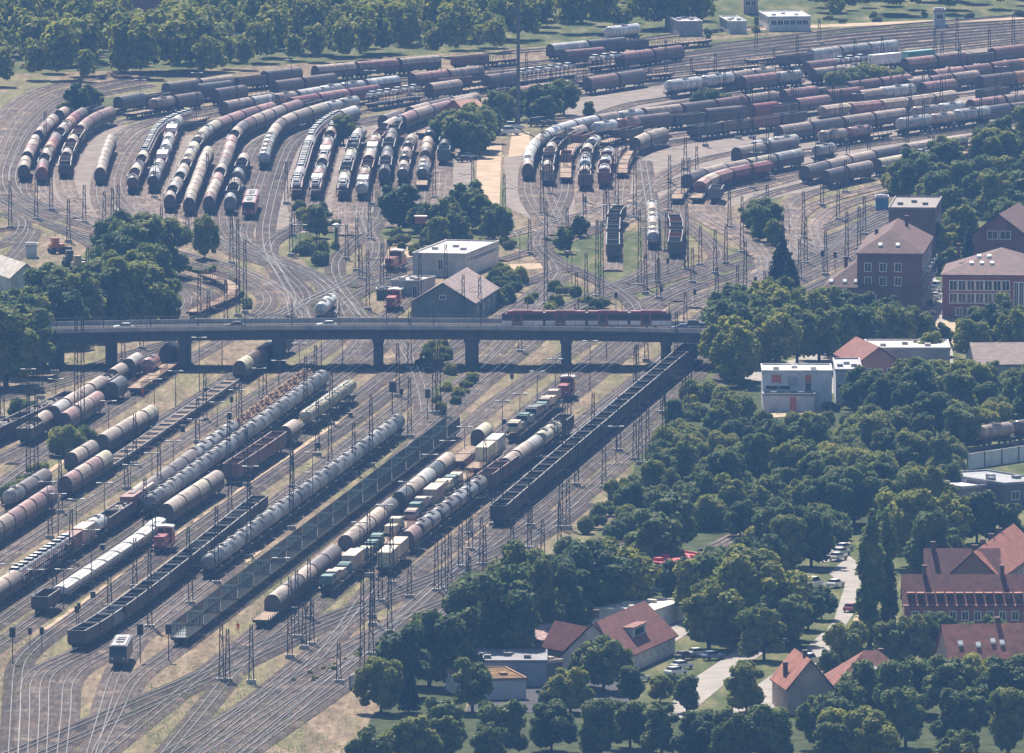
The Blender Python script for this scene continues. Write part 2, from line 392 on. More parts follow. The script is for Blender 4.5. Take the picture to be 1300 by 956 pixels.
def closed_hopper():
    L = 12.4; b = MB(); w = 1.45
    pr = [(-w, 2.1), (-.8, 1.2), (.8, 1.2), (w, 2.1), (w, 3.3), (-w, 3.3)]
    b.prism(pr, -L / 2 + 1.5, L / 2 - 1.5)
    for s in (-1, 1):
        x = s * (L / 2 - 1.5); e = s * (L / 2 - .5)
        b.add([(x, -w, 2.4), (x, w, 2.4), (x, w, 3.3), (x, -w, 3.3), (e, -w, 3.0), (e, w, 3.0), (e, w, 3.3), (e, -w, 3.3)],
              [(0, 1, 5, 4), (4, 5, 6, 7), (0, 4, 7, 3), (1, 2, 6, 5)])
        for y in (-1.2, 1.2): b.bar((s * (L / 2 - .8), y, 1.1), (s * (L / 2 - .8), y, 3.0), .07)
    r = MB(); rp = [(w + .05, 3.3), (w + .05, 3.42), (.55, 4.05), (-.55, 4.05), (-w - .05, 3.42), (-w - .05, 3.3)]
    r.prism(rp, -L / 2 + .45, L / 2 - .45)
    temp('fh', L, [('hopper', b.mesh('closed_hopper', 'paint'), 'body', (0, 0, 0)), ('roof', r.mesh('swing_roof', 'paint'), 'main', (0, 0, 0))])
closed_hopper()
def carrier():
    L = 15.0; b = MB(); w = 1.4
    for z in (1.25, 2.95): b.box(0, 0, z, L - .8, 2 * w - .1, .12)
    n = 7
    for k in range(n):
        x = -L / 2 + .6 + k * (L - 1.2) / (n - 1)
        for y in (-w, w): b.bar((x, y, 1.2), (x, y, 3.5), .08)
    for y in (-w, w):
        for z in (3.05, 3.5): b.bar((-L / 2 + .6, y, z), (L / 2 - .6, y, z), .06)
    temp('cc', L, [('deck', b.mesh('carrier_decks', 'paint'), 'body', (0, 0, 0))])
carrier()
def eloco():
    L = 18.6; b = MB(); w = 1.48; h = L / 2 - .3
    side = [(-h, 1.0), (h, 1.0), (h, 2.3), (h - .75, 3.75), (-h + .75, 3.75), (-h, 2.3)]
    vs = [(x, -w, z) for x, z in side] + [(x, w, z) for x, z in side]; k = 6
    b.add(vs, [tuple(range(6)), tuple(range(6, 12))[::-1]] + [(i, k + i, k + (i + 1) % 6, (i + 1) % 6) for i in range(6)])
    r = MB(); r.box(0, 0, 3.83, L - 2.6, 2.3, .16); 
    for x in (-3, 0, 3): r.box(x, 0, 4.02, 1.6, 1.3, .24)
    p = MB()
    for s in (-1, 1):
        x = s * 5.6
        p.bar((x - .8, 0, 3.9), (x + .6, 0, 4.3), .05); p.bar((x + .6, 0, 4.3), (x - .5, 0, 4.75), .05); p.bar((x - .5, -.8, 4.78), (x - .5, .8, 4.78), .05)
    g = MB()
    for s in (-1, 1):
        q = [(s * (h + .02), -1.2, 2.38), (s * (h + .02), 1.2, 2.38), (s * (h - .6), 1.15, 3.5), (s * (h - .6), -1.15, 3.5)]
        g.add(q, [(0, 1, 2, 3) if s > 0 else (3, 2, 1, 0)])
        for y in (-w - .01, w + .01): g.box(s * (h - 1.6), y, 2.85, .8, .03, .7)
    lm = MB().box(0, 0, 0, .06, .3, .3).mesh('headlight', 'white_line')
    temp('el', L, [('body', b.mesh('loco_body', 'clean'), 'main', (0, 0, 0)), ('roof', r.mesh('loco_roof', 'paint'), 'roof', (0, 0, 0)),
                   ('pantograph', p.mesh('pantographs', 'lattice'), None, (0, 0, 0)), ('window', g.mesh('loco_windows', 'glass'), None, (0, 0, 0)),
                   *[('headlight', lm, None, (x * (h + .03), y, 1.75)) for x in (-1, 1) for y in (-.95, .95)]], bog=5.2)
eloco()
def dloco():
    L = 14.2; b = MB(); b.box(0, 0, 1.2, L - .8, 2.8, .3)
    b.box(-3.7, 0, 2.2, 6.2, 1.9, 1.7, .97); b.box(5.1, 0, 2.1, 3.2, 1.9, 1.5, .97)
    for x in (-6.2, 6.3): 
        for y in (-1.35, 1.35): b.bar((x, y, 1.3), (x, y, 2.3), .04)
        b.bar((x, -1.35, 2.3), (x, 1.35, 2.3), .04)
    for y in (-1.35, 1.35): b.bar((-6.2, y, 2.3), (6.3, y, 2.3), .035)
    c = MB(); c.box(1.6, 0, 2.7, 3.2, 2.7, 2.7, .97)
    r = MB(); r.prism([(1.45, 4.05), (1.3, 4.25), (0, 4.4), (-1.3, 4.25), (-1.45, 4.05)], -.2, 3.4)
    g = MB()
    for x in (-.01, 3.21): 
        for y in (-.7, .7): g.box(x, y, 3.45, .04, .9, .7)
    for y in (-1.34, 1.34): g.box(1.6, y, 3.4, 2.2, .05, .7)
    lm = MB().box(0, 0, 0, .06, .26, .26).mesh('headlight', 'white_line')
    temp('dl', L, [('body', b.mesh('shunter_body', 'clean'), 'main', (0, 0, 0)), ('cab', c.mesh('shunter_cab', 'clean'), 'main', (0, 0, 0)),
                   ('roof', r.mesh('shunter_roof', 'clean'), 'roof', (0, 0, 0)), ('window', g.mesh('shunter_windows', 'glass'), None, (0, 0, 0)),
                   *[('headlight', lm, None, (x, y, 1.75)) for x in (-6.82, 6.72) for y in (-.7, .7)]])
dloco()
NAMES = {'cs': ('covered_wagon', 'covered wagon'), 'cl': ('covered_wagon', 'long covered wagon'), 'cm': ('covered_wagon', 'covered wagon'), 'tk': ('tank_wagon', 'tank wagon'),
         'rt': ('tank_wagon', 'ribbed tank wagon'), 'gt': ('tank_wagon', 'big tank wagon'), 'hp': ('hopper_wagon', 'open hopper wagon'), 'hc': ('hopper_wagon', 'open hopper wagon'),
         'gn': ('open_wagon', 'open wagon'), 'gl': ('open_wagon', 'low open wagon'), 'fl': ('flat_wagon', 'flat wagon'), 'st': ('stake_wagon', 'stake wagon with end grilles'),
         'fs': ('flat_wagon', 'staked flat wagon'), 'pk': ('pocket_wagon', 'pocket wagon'), 'si': ('silo_wagon', 'silo wagon'), 'fh': ('hopper_wagon', 'closed hopper wagon'),
         'cc': ('car_carrier_wagon', 'double-deck car carrier'), 'el': ('electric_locomotive', 'electric locomotive'), 'dl': ('diesel_locomotive', 'diesel shunter')}
GROUPW = {'covered_wagon': 'covered wagons in the yard', 'tank_wagon': 'tank wagons in the yard', 'hopper_wagon': 'hopper wagons in the yard', 'open_wagon': 'open wagons in the yard',
          'flat_wagon': 'flat wagons in the yard', 'stake_wagon': 'stake wagons in the green frame train', 'pocket_wagon': 'empty pocket wagons in the yard', 'silo_wagon': 'silo wagons',
          'car_carrier_wagon': 'car carriers in the yard', 'electric_locomotive': 'locomotives in the yard', 'diesel_locomotive': 'locomotives in the yard'}
WAG = []                                                          # (world point, short description) for the labels of posts nearby
CARGO = []
NEAR_LIMIT = 3500.0
def shade(c, k): return tuple(min(.85, x * k) for x in c)
def wagon(kind, cname, p, ang, label, bodyc=None):
    L, parts = T[kind]; main = COL[cname]; k = R.uniform(.78, 1.2)
    body = COL[bodyc] if bodyc else ((.10, .062, .05) if cname in ('tan', 'brown', 'rust red', 'faded red', 'cream', 'white', 'pale grey') and kind in ('cs', 'cl', 'cm') else main)  # covered vans get dark brown sides, their shade put into the colour
    if kind == 'si': body = COL['green']
    if kind == 'st': body = (.035, .07, .085)
    if kind in ('hp', 'hc', 'gn') and cname in ('black', 'dark'): main = (.20, .18, .17)
    if kind == 'cc': body = shade(COL['rust red'], .8)
    nm, _ = NAMES[kind]
    root = obj(nm, None, None, (p.x, p.y, .47), ang)
    root.empty_display_size = 1.0
    tag(root, label, {'diesel_locomotive': 'locomotive', 'electric_locomotive': 'locomotive'}.get(nm, 'railway wagon'), GROUPW[nm])
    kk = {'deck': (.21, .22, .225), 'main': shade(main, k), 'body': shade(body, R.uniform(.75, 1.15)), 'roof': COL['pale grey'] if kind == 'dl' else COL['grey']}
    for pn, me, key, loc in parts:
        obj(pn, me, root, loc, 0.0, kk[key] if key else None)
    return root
# ------------------------------------------------------------------ tracks (photo positions of the track centre on the ground) and the trains on them
def smooth(pts, step=7.0):
    P = [pts[0] * 2 - pts[1]] + pts + [pts[-1] * 2 - pts[-2]]
    out = []
    for i in range(1, len(P) - 2):
        a, b, c, d = P[i - 1:i + 3]
        def kt(p, q): return max(1e-3, (q - p).length ** .5)
        t0 = 0; t1 = kt(a, b); t2 = t1 + kt(b, c); t3 = t2 + kt(c, d)
        n = max(2, int((c - b).length / 6))
        for k in range(n):
            t = t1 + (t2 - t1) * k / n
            A1 = a * ((t1 - t) / (t1 - t0)) + b * ((t - t0) / (t1 - t0)); A2 = b * ((t2 - t) / (t2 - t1)) + c * ((t - t1) / (t2 - t1)); A3 = c * ((t3 - t) / (t3 - t2)) + d * ((t - t2) / (t3 - t2))
            B1 = A1 * ((t2 - t) / (t2 - t0)) + A2 * ((t - t0) / (t2 - t0)); B2 = A2 * ((t3 - t) / (t3 - t1)) + A3 * ((t - t1) / (t3 - t1))
            out.append(B1 * ((t2 - t) / (t2 - t1)) + B2 * ((t - t1) / (t2 - t1)))
    out.append(pts[-1])
    # even spacing
    res = [out[0]]; acc = 0.0
    for p, q in zip(out, out[1:]):
        d = (q - p).length
        if d < 1e-6: continue
        pos = step - acc
        while pos <= d: res.append(p + (q - p) * (pos / d)); pos += step
        acc = (acc + d) % step
    if (res[-1] - out[-1]).length > 1: res.append(out[-1])
    for _ in range(2):                                            # ease the kinks
        res = [res[0]] + [(res[i - 1] + res[i] * 2 + res[i + 1]) / 4 for i in range(1, len(res) - 1)] + [res[-1]]
    return res
TRACKS = []
def track(path):
    if path[0][1] > 855:                                          # run on out of the lower picture edge
        (a, b), (c, d) = path[0], path[1]
        if b - d > 8: path = [(a + (a - c) / (b - d) * (1010 - b), 1010)] + path
    k = len(TRACKS); pts = smooth([G(u, v) for u, v in path]); z = .0022 * k
    cum = [0.0]
    for p, q in zip(pts, pts[1:]): cum.append(cum[-1] + (q - p).length)
    nr = []
    for i in range(len(pts)):
        d = (pts[min(i + 1, len(pts) - 1)] - pts[max(i - 1, 0)]).normalized(); nr.append(Vector((-d.y, d.x, 0)))
    b = MB(); uv = []
    prof = [(-2.35, .02), (-1.55, .24), (1.55, .24), (2.35, .02)]
    vs = [pts[i] + nr[i] * y + Vector((0, 0, h + z)) for i in range(len(pts)) for y, h in prof]
    fs = [(4 * i + j, 4 * i + j + 1, 4 * i + j + 5, 4 * i + j + 4)[::-1] for i in range(len(pts) - 1) for j in range(3)]
    b.add(vs, fs); me = b.mesh('track_bed', 'ballast'); ul = me.uv_layers.new(name='UVMap')
    for lp in me.loops: ul.data[lp.index].uv = (prof[lp.vertex_index % 4][0], cum[lp.vertex_index // 4])
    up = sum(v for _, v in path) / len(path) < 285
    o = tag(obj('railway_track', me, color=(1.75, 1.68, 1.6) if up else (1, 1, 1)), kind='structure')  # upper track beds paler, some of the distance haze put into the colour
    r = MB()
    for s in (-.755, .755):
        pr = [(s - .085, .235), (s - .07, .41), (s + .07, .41), (s + .085, .235)]
        vs = [pts[i] + nr[i] * y + Vector((0, 0, h + z)) for i in range(len(pts)) for y, h in pr]
        r.add(vs, [(4 * i + j, 4 * i + j + 1, 4 * i + j + 5, 4 * i + j + 4)[::-1] for i in range(len(pts) - 1) for j in range(3)])
    obj('rails', r.mesh('rails', 'rail'), o)
    TRACKS.append((pts, cum)); return pts, cum
def at(tr, s):
    pts, cum = tr
    s = max(0, min(cum[-1] - 1e-3, s)); lo, hi = 0, len(cum) - 1
    while hi - lo > 1:
        m = (lo + hi) // 2
        if cum[m] <= s: lo = m
        else: hi = m
    t = (s - cum[lo]) / max(1e-6, cum[hi] - cum[lo]); return pts[lo].lerp(pts[hi], t)
def near_s(tr, u, v):
    p = G(u, v); pts, cum = tr; return min(range(len(pts)), key=lambda i: (pts[i] - p).length_squared) and cum[min(range(len(pts)), key=lambda i: (pts[i] - p).length_squared)]
LOADS = {}
def load_mesh(kind):
    if kind in LOADS: return LOADS[kind]
    b = MB(); q = random.Random(3)
    if kind == 'lg':
        for st in (-4.2, -1.4, 1.4, 4.2):
            for k in range(34):
                y = q.uniform(-1.15, 1.15); z = 1.5 + q.uniform(0, 2.3) * (1 - .25 * abs(y)); x = st + q.uniform(-.2, .2)
                b.bar((x - 1.25, y, z), (x + 1.25, y + q.uniform(-.12, .12), z + q.uniform(-.1, .1)), q.uniform(.1, .19), 6)
        me = b.mesh('log_load', 'log')
    elif kind in ('sc', 'or'):
        nx, ny = 30, 7; W = 2.5; L = 12.4
        vs = [(-L / 2 + L * i / (nx - 1), -W / 2 + W * j / (ny - 1), 2.0 + (.75 if kind == 'sc' else .45) * q.random() + .45 * math.sin(i * .9) * math.cos(j * .5)) for i in range(nx) for j in range(ny)]
        b.add(vs, [(i * ny + j, (i + 1) * ny + j, (i + 1) * ny + j + 1, i * ny + j + 1) for i in range(nx - 1) for j in range(ny - 1)])
        for k in range(40 if kind == 'sc' else 0): b.box(q.uniform(-6, 6), q.uniform(-1.1, 1.1), 2.6 + q.random() * .4, q.uniform(.3, 1.2), q.uniform(.2, .7), q.uniform(.1, .4))
        me = b.mesh('scrap_load', 'scrap' if kind == 'sc' else 'coal')
    elif kind == 'tp':
        for x in (-4.9, -1.65, 1.65, 4.9):
            pr = [(-1.25, 1.36), (1.25, 1.36), (1.28, 2.35), (.7, 2.62), (0, 2.70), (-.7, 2.6), (-1.28, 2.35)]
            b.prism(pr, x - 1.52, x + 1.52)
            for y in (-.5, .5): b.bar((x - 1.5, y, 2.68), (x + 1.5, y, 2.7), .05)
        me = b.mesh('covered_pallets', 'clean')
    elif kind == 'bx':
        b.box(0, 0, 2.68, 12.0, 2.44, 2.6)
        for k in range(24):
            for y in (-1.24, 1.24): b.box(-5.8 + k * .504, y, 2.68, .22, .05, 2.3)
        for y in (-1.0, -.35, .35, 1.0):
            for s in (-1, 1): b.box(s * 6.02, y, 2.68, .04, .08, 2.3)
        me = b.mesh('freight_container', 'clean')
    LOADS[kind] = me; return me
TRUCK = None
def truck_parts():
    global TRUCK
    if TRUCK: return TRUCK
    c = MB(); c.box(2.4, 0, 2.65, 1.5, 2.3, 1.5, .93); c.box(3.5, 0, 2.2, 1.0, 2.2, .7)
    g = MB(); g.box(3.18, 0, 3.0, .06, 1.9, .55); 
    for y in (-1.14, 1.14): g.box(2.5, y, 3.0, .8, .05, .5)
    d = MB(); d.box(-1.2, 0, 2.2, 5.2, 2.4, .35); d.box(-1.2, 0, 2.95, 5.0, 2.2, 1.15, .94)
    w = MB()
    for x in (3.3, -1.0, -2.5):
        for y in (-1.0, 1.0):
            vs, fs = disc(x, y, .52, 12, .17); w.add([(a, bb, cc + 1.37) for a, bb, cc in vs], fs)
    w.box(.2, 0, 1.95, 7.4, .9, .25)
    TRUCK = [('cab', c.mesh('truck_cab', 'clean'), 1), ('window', g.mesh('truck_windows', 'glass'), 0), ('cargo_body', d.mesh('truck_body', 'clean'), 1), ('wheels', w.mesh('truck_wheels', 'black'), 0)]
    return TRUCK
CARM = None
def car_parts():
    """a small hatchback, x forward, wheels at z = 0"""
    global CARM
    if CARM: return CARM
    b = MB()
    low = [(-2.05, .35), (2.05, .3), (2.1, .62), (1.95, .82), (.95, .98), (-1.9, 1.0), (-2.1, .8)]
    vs = [(x, -.86, z) for x, z in low] + [(x, .86, z) for x, z in low]; k = len(low)
    b.add(vs, [tuple(range(k)), tuple(range(k, 2 * k))[::-1]] + [(i, k + i, k + (i + 1) % k, (i + 1) % k) for i in range(k)])
    up = [(-1.75, .95), (.85, .93), (.1, 1.42), (-1.35, 1.45)]
    r = MB(); r.box(-.62, 0, 1.455, 1.5, 1.22, .06)
    b.box(-.62, 0, 1.40, 1.45, 1.24, .06)
    g = MB(); vs = [(x, -.80 + (.14 if z > 1.2 else 0), z) for x, z in up] + [(x, .80 - (.14 if z > 1.2 else 0), z) for x, z in up]
    g.add(vs, [(0, 1, 2, 3), (7, 6, 5, 4)] + [(i, 4 + i, 4 + (i + 1) % 4, (i + 1) % 4) for i in range(4)])
    w = MB(); w.add(*disc(0, 0, .32, 12, .1))
    CARM = (b.mesh('car_body', 'clean'), r.mesh('car_roof', 'clean'), g.mesh('car_glass', 'glass'), w.mesh('car_wheel', 'black'))
    return CARM
def car(p, ang, color, label, name='parked_car', cat='car', group='cars', van=False, full=True):
    b, r, g, w = car_parts()
    root = obj(name, None, None, p, ang); root.empty_display_size = .5
    tag(root, label, cat, group)
    sc = (1.2, 1.08, 1.5) if van else None
    obj('body', b, root, (0, 0, 0), 0, color, sc); obj('roof', r, root, (0, 0, 0), 0, color, sc); obj('window', g, root, (0, 0, 0), 0, None, sc)
    for x in (-1.3, 1.3):
        for y in (-.78, .78): obj('wheel', w, root, (x * (1.2 if van else 1), y, 0))
    return root
SPEC = []
def build_train(tr, a, b, toks, desc, seed=1):
    q = random.Random(seed); s0, s1 = near_s(tr, *a), near_s(tr, *b)
    if s1 < s0: s0, s1 = s1, s0
    s = s0; i = 0; n = 0
    while True:
        t = toks[i % len(toks)]; i += 1
        if t[0] == '_': s += float(t[1:] or 6); 
        else:
            kind, _, cs = t.partition(':'); cn = q.choice(cs.split('|')) if cs else 'brown'
            base = {'bx': 'fl', 'lg': 'gl', 'sc': 'gn', 'or': 'gn', 'tp': 'fl', 'mt': 'fl'}.get(kind, kind)
            L = T[base][0]
            if s + L * .55 > s1 and n > 0: break
            p0, p1 = at(tr, s + L * .15), at(tr, s + L * .85); mid = (p0 + p1) / 2; d = p1 - p0; ang = math.atan2(d.y, d.x)
            n += 1; SPEC.append((base, cn if kind not in ('bx', 'lg', 'sc', 'or', 'tp', 'mt') else {'bx': 'dark', 'tp': 'dark', 'mt': 'dark'}.get(kind, 'brown'), mid, ang, desc, n, kind, cn)); s += L + .25
        if s >= s1 or i > 200: break
def TRAIN(path, *strings):
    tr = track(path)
    for st in strings: build_train(tr, *st, seed=len(SPEC) + 11)
def LP(*p): return list(p)
# ---- lower yard
TRAIN([(-60, 592), (-9, 566), (81, 524), (175, 474), (215, 448), (238, 428), (240, 409), (262, 398), (290, 388), (298, 376), (280, 364), (218, 348), (150, 328)],
      ((-60, 592), (84, 522), ['sc:brown', 'gn:dark', 'sc:dark'], 'dark scrap train by the left edge'),
      ((244, 405), (250, 356), ['fs:orange|tan'], 'curved flat train on the loop beside the left trees'))
TRAIN([(-40, 600), (30, 568), (66, 545), (110, 518), (180, 472), (222, 444), (232, 425), (256, 400), (272, 382), (256, 368), (216, 358), (160, 345)],
      ((30, 568), (178, 474), ['sc:dark', 'cm:tan', '_8', 'cm:pale grey', 'cl:tan', 'cm:tan', 'cl:tan'], 'tan-roofed train left of the orange worker'))
TRAIN([(20, 590), (80, 554), (138, 516), (186, 484), (210, 468), (226, 450), (222, 425), (224, 408), (240, 384), (232, 372), (216, 361), (170, 350)],
      ((80, 554), (124, 524), ['cm:faded red', 'cl:tan'], 'broken string ahead of the left bridge piers'), ((138, 516), (158, 502), ['cm:dark'], 'lone dark-ended string short of the left bridge piers'),
      ((186, 485), (200, 475), ['tk:faded red'], 'single tank stabled by the bridge shadow'), ((210, 468), (226, 450), ['cs:rust red'], 'maroon van under the left bridge span'))
TRAIN([(-20, 632), (60, 575), (172, 503), (214, 474), (250, 452), (300, 425), (350, 406), (372, 384), (360, 360), (348, 338), (332, 322), (312, 308), (309, 293), (316, 280), (326, 245), (334, 219), (344, 190), (358, 172), (372, 166), (400, 157), (424, 150), (458, 143), (536, 130), (566, 126), (640, 115), (760, 98), (860, 80)],
      ((172, 503), (216, 472), ['fs:rust red', 'fl:orange'], 'short flat string beside the orange worker'),
      ((316, 280), (322, 262), ['el:red'], 'red engine waiting under the white lamp pair'),
      ((334, 219), (456, 143), ['tk:white', 'tk:pale grey', 'tk:tan', 'tk:silver', 'tk:pale grey', 'cm:tan|brown', 'cm:tan', 'cm:brown', 'cl:tan', 'cl:tan', 'cl:cream'], 'white-fronted tank and van train mid upper yard'),
      ((460, 142), (536, 130), ['cc:white'], 'car carriers behind the white-fronted tank train'), ((540, 129), (640, 115), ['cl:tan', 'fl:dark', 'cl:brown'], 'vans behind the upper car carriers'),
      ((655, 113), (722, 103), ['cc:white'], 'car carriers near the tall mast'))
TRAIN([(-40, 684), (20, 648), (87, 607), (192, 544), (250, 508), (320, 462), (388, 412), (368, 370), (354, 346), (341, 324), (338, 304), (338, 288), (360, 204), (374, 180), (400, 165), (440, 156), (500, 146)],
      ((12, 652), (52, 628), ['rt:silver', 'cm:brown', 'cm:brown', 'cm:cream', 'cs:dark'], 'yellow-ended van string by the alder bush'),
      ((87, 607), (122, 585), ['cs:tan', 'cs:tan', 'cs:cream'], 'yellow-topped vans left of the pocket wagons'), ((127, 582), (196, 541), ['cl:tan', 'cl:tan', 'cm:tan', 'cs:cream', '_3', 'cs:dark'], 'long yellow-topped vans left of the pocket wagons'))
TRAIN([(-60, 728), (0, 690), (80, 637), (138, 600), (302, 488), (350, 456), (402, 425), (424, 396), (410, 362), (382, 348), (346, 335), (304, 322), (274, 302), (265, 276), (276, 246), (284, 225), (290, 208), (298, 188), (312, 175), (340, 163), (370, 152), (400, 145), (440, 138), (520, 127), (620, 114), (740, 99), (860, 84)],
      ((-20, 703), (58, 651), ['cs:faded red|tan'], 'faded red vans running off the left edge'), ((80, 637), (136, 601), ['cs:faded red', 'cs:tan', 'cs:faded red', 'cs:cream', 'cs:tan'], 'faded red vans ahead of the pocket wagons'),
      ((138, 600), (298, 491), ['pk:dark'], 'long row of empty pocket wagons'), ((302, 488), (362, 448), ['cs:cream', 'cs:brown', 'cm:faded red', 'cm:dark', 'cm:dark'], 'cream-fronted vans entering the bridge shadow'),
      ((265, 276), (398, 145), ['cs:rust red', 'cs:tan', 'cs:tan|faded red', 'cm:tan', 'cl:faded red', 'gn:dark', 'cs:tan', 'cl:brown'], 'maroon-ended van column left of the red engine'))
TRAIN([(-60, 752), (0, 712), (176, 598), (260, 543), (352, 487), (418, 441), (436, 420), (430, 396), (418, 372), (396, 352), (340, 330), (290, 312), (272, 300)],)
TRAIN([(-60, 808), (0, 768), (75, 718), (165, 658), (290, 567), (390, 492), (450, 446), (462, 425), (455, 405), (440, 385), (424, 368), (404, 350), (350, 328), (300, 300), (292, 275), (300, 246), (308, 222), (314, 208), (322, 190), (347, 172), (392, 160), (450, 150)],
      ((-30, 788), (20, 755), ['cm:tan', 'cl:tan'], 'van pair ahead of the white cars'), ((20, 755), (78, 716), ['cc:white'], 'red car carriers loaded with white cars'),
      ((80, 714), (186, 642), ['bx:rust red', 'bx:tan', 'tk:white', 'or:brown', 'sc:brown'], 'mixed train behind the white car carriers'), ((170, 655), (246, 599), ['cl:brown'], 'brown vans ahead of the log wagons'),
      ((240, 604), (296, 563), ['tk:grey|brown|silver'], 'rusty tanks ahead of the log wagons'), ((297, 562), (392, 491), ['lg:brown'], 'log train beside the ribbed tanks'),
      ((292, 275), (314, 208), ['cs:grey', '_2', 'fs:dark', 'gn:dark', 'cm:tan', 'fl:pale grey'], 'grey-ended string left of the red engine'))
TRAIN([(-60, 830), (0, 790), (74, 738), (186, 662), (412, 496), (478, 446), (486, 434), (470, 414), (452, 390), (432, 362), (426, 334), (452, 306), (478, 286), (488, 262), (488, 238), (491, 216), (495, 196), (499, 184), (508, 170), (530, 161), (560, 153), (590, 146), (612, 142), (680, 130), (740, 122), (830, 108), (880, 100)],
      ((186, 662), (414, 494), ['rt:silver|grey|silver|pale grey'], 'ribbed grey tank train beside the logs'),
      ((488, 238), (505, 172), ['cs:dark', '_2', 'hp:dark', 'hp:dark', 'cm:brown'], 'hopper column above the round trees'), ((508, 170), (612, 142), ['cl:faded red', 'cl:tan|faded red'], 'pink vans curving above the round trees'),
      ((640, 136), (730, 123), ['cl:faded red|tan'], 'pink vans beyond the brick house trees'), ((733, 122), (830, 108), ['cl:faded red', 'cl:brown'], 'pink vans behind the white gas tank'))
TRAIN([(-60, 858), (0, 819), (50, 784), (182, 695), (207, 674), (330, 592), (437, 517), (480, 485), (520, 452), (545, 425), (552, 412)],
      ((50, 784), (76, 766), ['gn:dark'], 'dark open pair ahead of the white covers'), ((76, 766), (198, 682), ['tp:pale grey'], 'flat train under white covers'),
      ((207, 674), (286, 621), ['cl:tan', 'cl:tan', 'cs:cream', 'cl:tan', 'cl:brown'], 'brown vans behind the red shunter'), ((290, 619), (362, 569), ['hp:rust red'], 'open hoppers between vans and silos'),
      ((362, 569), (382, 556), ['cm:tan'], 'single van ahead of the silos'), ((384, 554), (440, 515), ['si:cream'], 'cream and green silo train'))
TRAIN([(20, 900), (22, 866), (26, 842), (52, 816), (92, 788), (202, 706), (322, 621), (440, 540), (500, 495), (560, 452), (596, 424), (604, 412)],
      ((202, 706), (214, 697), ['dl:red'], 'red shunter beside the white covers'))
TRAIN([(32, 905), (34, 866), (48, 850), (102, 827), (338, 649), (470, 545), (540, 490), (600, 445), (640, 402), (704, 348), (690, 325), (680, 310), (690, 296), (706, 272), (716, 250), (718, 235), (719, 212), (725, 197), (738, 188), (770, 180)],
      ((102, 827), (336, 650), ['hc:dark', 'hc:dark', 'hc:grey', 'hc:dark'], 'dark open train left of the silver tanks'), ((718, 235), (738, 188), ['fl:tan', 'fl:grey', 'fl:tan', 'gn:faded red'], 'low flat column right of the white tank curve'))
TRAIN([(56, 905), (58, 866), (70, 850), (100, 838), (165, 796), (300, 700), (335, 668)],)
TRAIN([(132, 905), (143, 868), (150, 852), (172, 815), (210, 778), (264, 737), (510, 551), (560, 508), (620, 457), (662, 412), (690, 380), (712, 350)],
      ((150, 853), (160, 832), ['el:dark'], 'dark engine with two lit lamps'), ((264, 737), (512, 549), ['rt:grey', 'rt:grey|silver', 'rt:silver', 'rt:white|silver'], 'silver tank train left of the green frames'))
TRAIN([(84, 905), (88, 866), (106, 848), (150, 826), (205, 792), (240, 764), (300, 715)],)
TRAIN([(150, 905), (170, 866), (228, 822), (566, 563), (640, 504), (712, 456), (760, 424), (810, 390), (870, 360), (930, 338), (1000, 318), (1070, 296), (1130, 270)],
      ((228, 822), (570, 560), ['st:teal'], 'long train of green stake wagons'))
TRAIN([(480, 608), (552, 541), (662, 447), (722, 400), (790, 370), (870, 344), (960, 318), (1060, 284), (1110, 262)],)
TRAIN([(190, 912), (250, 864), (330, 801), (506, 656), (608, 573), (720, 482), (772, 440), (810, 405), (866, 372), (960, 340), (1060, 303), (1135, 272)],
      ((330, 801), (498, 662), ['fl:dark', 'cl:tan', 'cl:tan|brown', 'cl:tan', 'cl:brown', 'cl:brown'], 'long brown van train with flat leader'), ((506, 655), (572, 602), ['cs:black', 'cl:tan', 'cl:tan|pale grey'], 'dark-fronted vans left of the army trucks'),
      ((576, 598), (606, 575), ['fl:tan'], 'empty flats before the cream van'), ((608, 573), (620, 563), ['cm:cream'], 'cream van beside the container wagons'))
TRAIN([(260, 900), (300, 852), (410, 763), (718, 509), (800, 442), (842, 405), (900, 373), (980, 343), (1080, 305), (1145, 278)],
      ((410, 763), (592, 612), ['mt:tan', 'mt:tan', 'bx:tan', 'mt:cream', 'mt:tan', 'fs:orange', 'mt:tan', 'fs:orange'], 'train of sand-coloured army trucks'), ((596, 608), (640, 572), ['fs:orange', 'bx:cream', 'bx:pale grey'], 'container string behind the army trucks'),
      ((648, 566), (706, 518), ['mt:tan', 'mt:tan', 'mt:dark'], 'truck flats behind the red engine'), ((712, 514), (730, 500), ['dl:red'], 'red and white engine below the bridge'))
TRAIN([(330, 900), (400, 842), (488, 732), (714, 557), (800, 490), (856, 445), (890, 405), (952, 362), (1050, 314), (1120, 285)],
      ((488, 732), (516, 709), ['bx:cream', 'bx:tan'], 'tan boxes heading the brown tanks'), ((516, 709), (532, 697), ['cs:faded red', 'fl:faded red'], 'pink half train ahead of the brown tanks'),
      ((535, 694), (614, 633), ['tk:brown', 'tk:grey|cream', 'tk:brown|grey'], 'brown tanks right of the army trucks'), ((614, 633), (652, 604), ['hp:rust red'], 'open hoppers behind the brown tanks'),
      ((640, 612), (682, 580), ['cm:tan', 'cl:tan', 'cm:pale grey'], 'pale vans left of the black hoppers'), ((682, 580), (708, 561), ['tk:cream'], 'cream tanks left of the black hoppers'), ((708, 561), (716, 555), ['hp:dark'], 'dark hopper closing the cream tanks'))
TRAIN([(330, 885), (420, 812), (482, 762), (622, 653), (690, 590), (800, 493), (884, 424), (930, 390), (1000, 352), (1080, 318), (1140, 292)],)
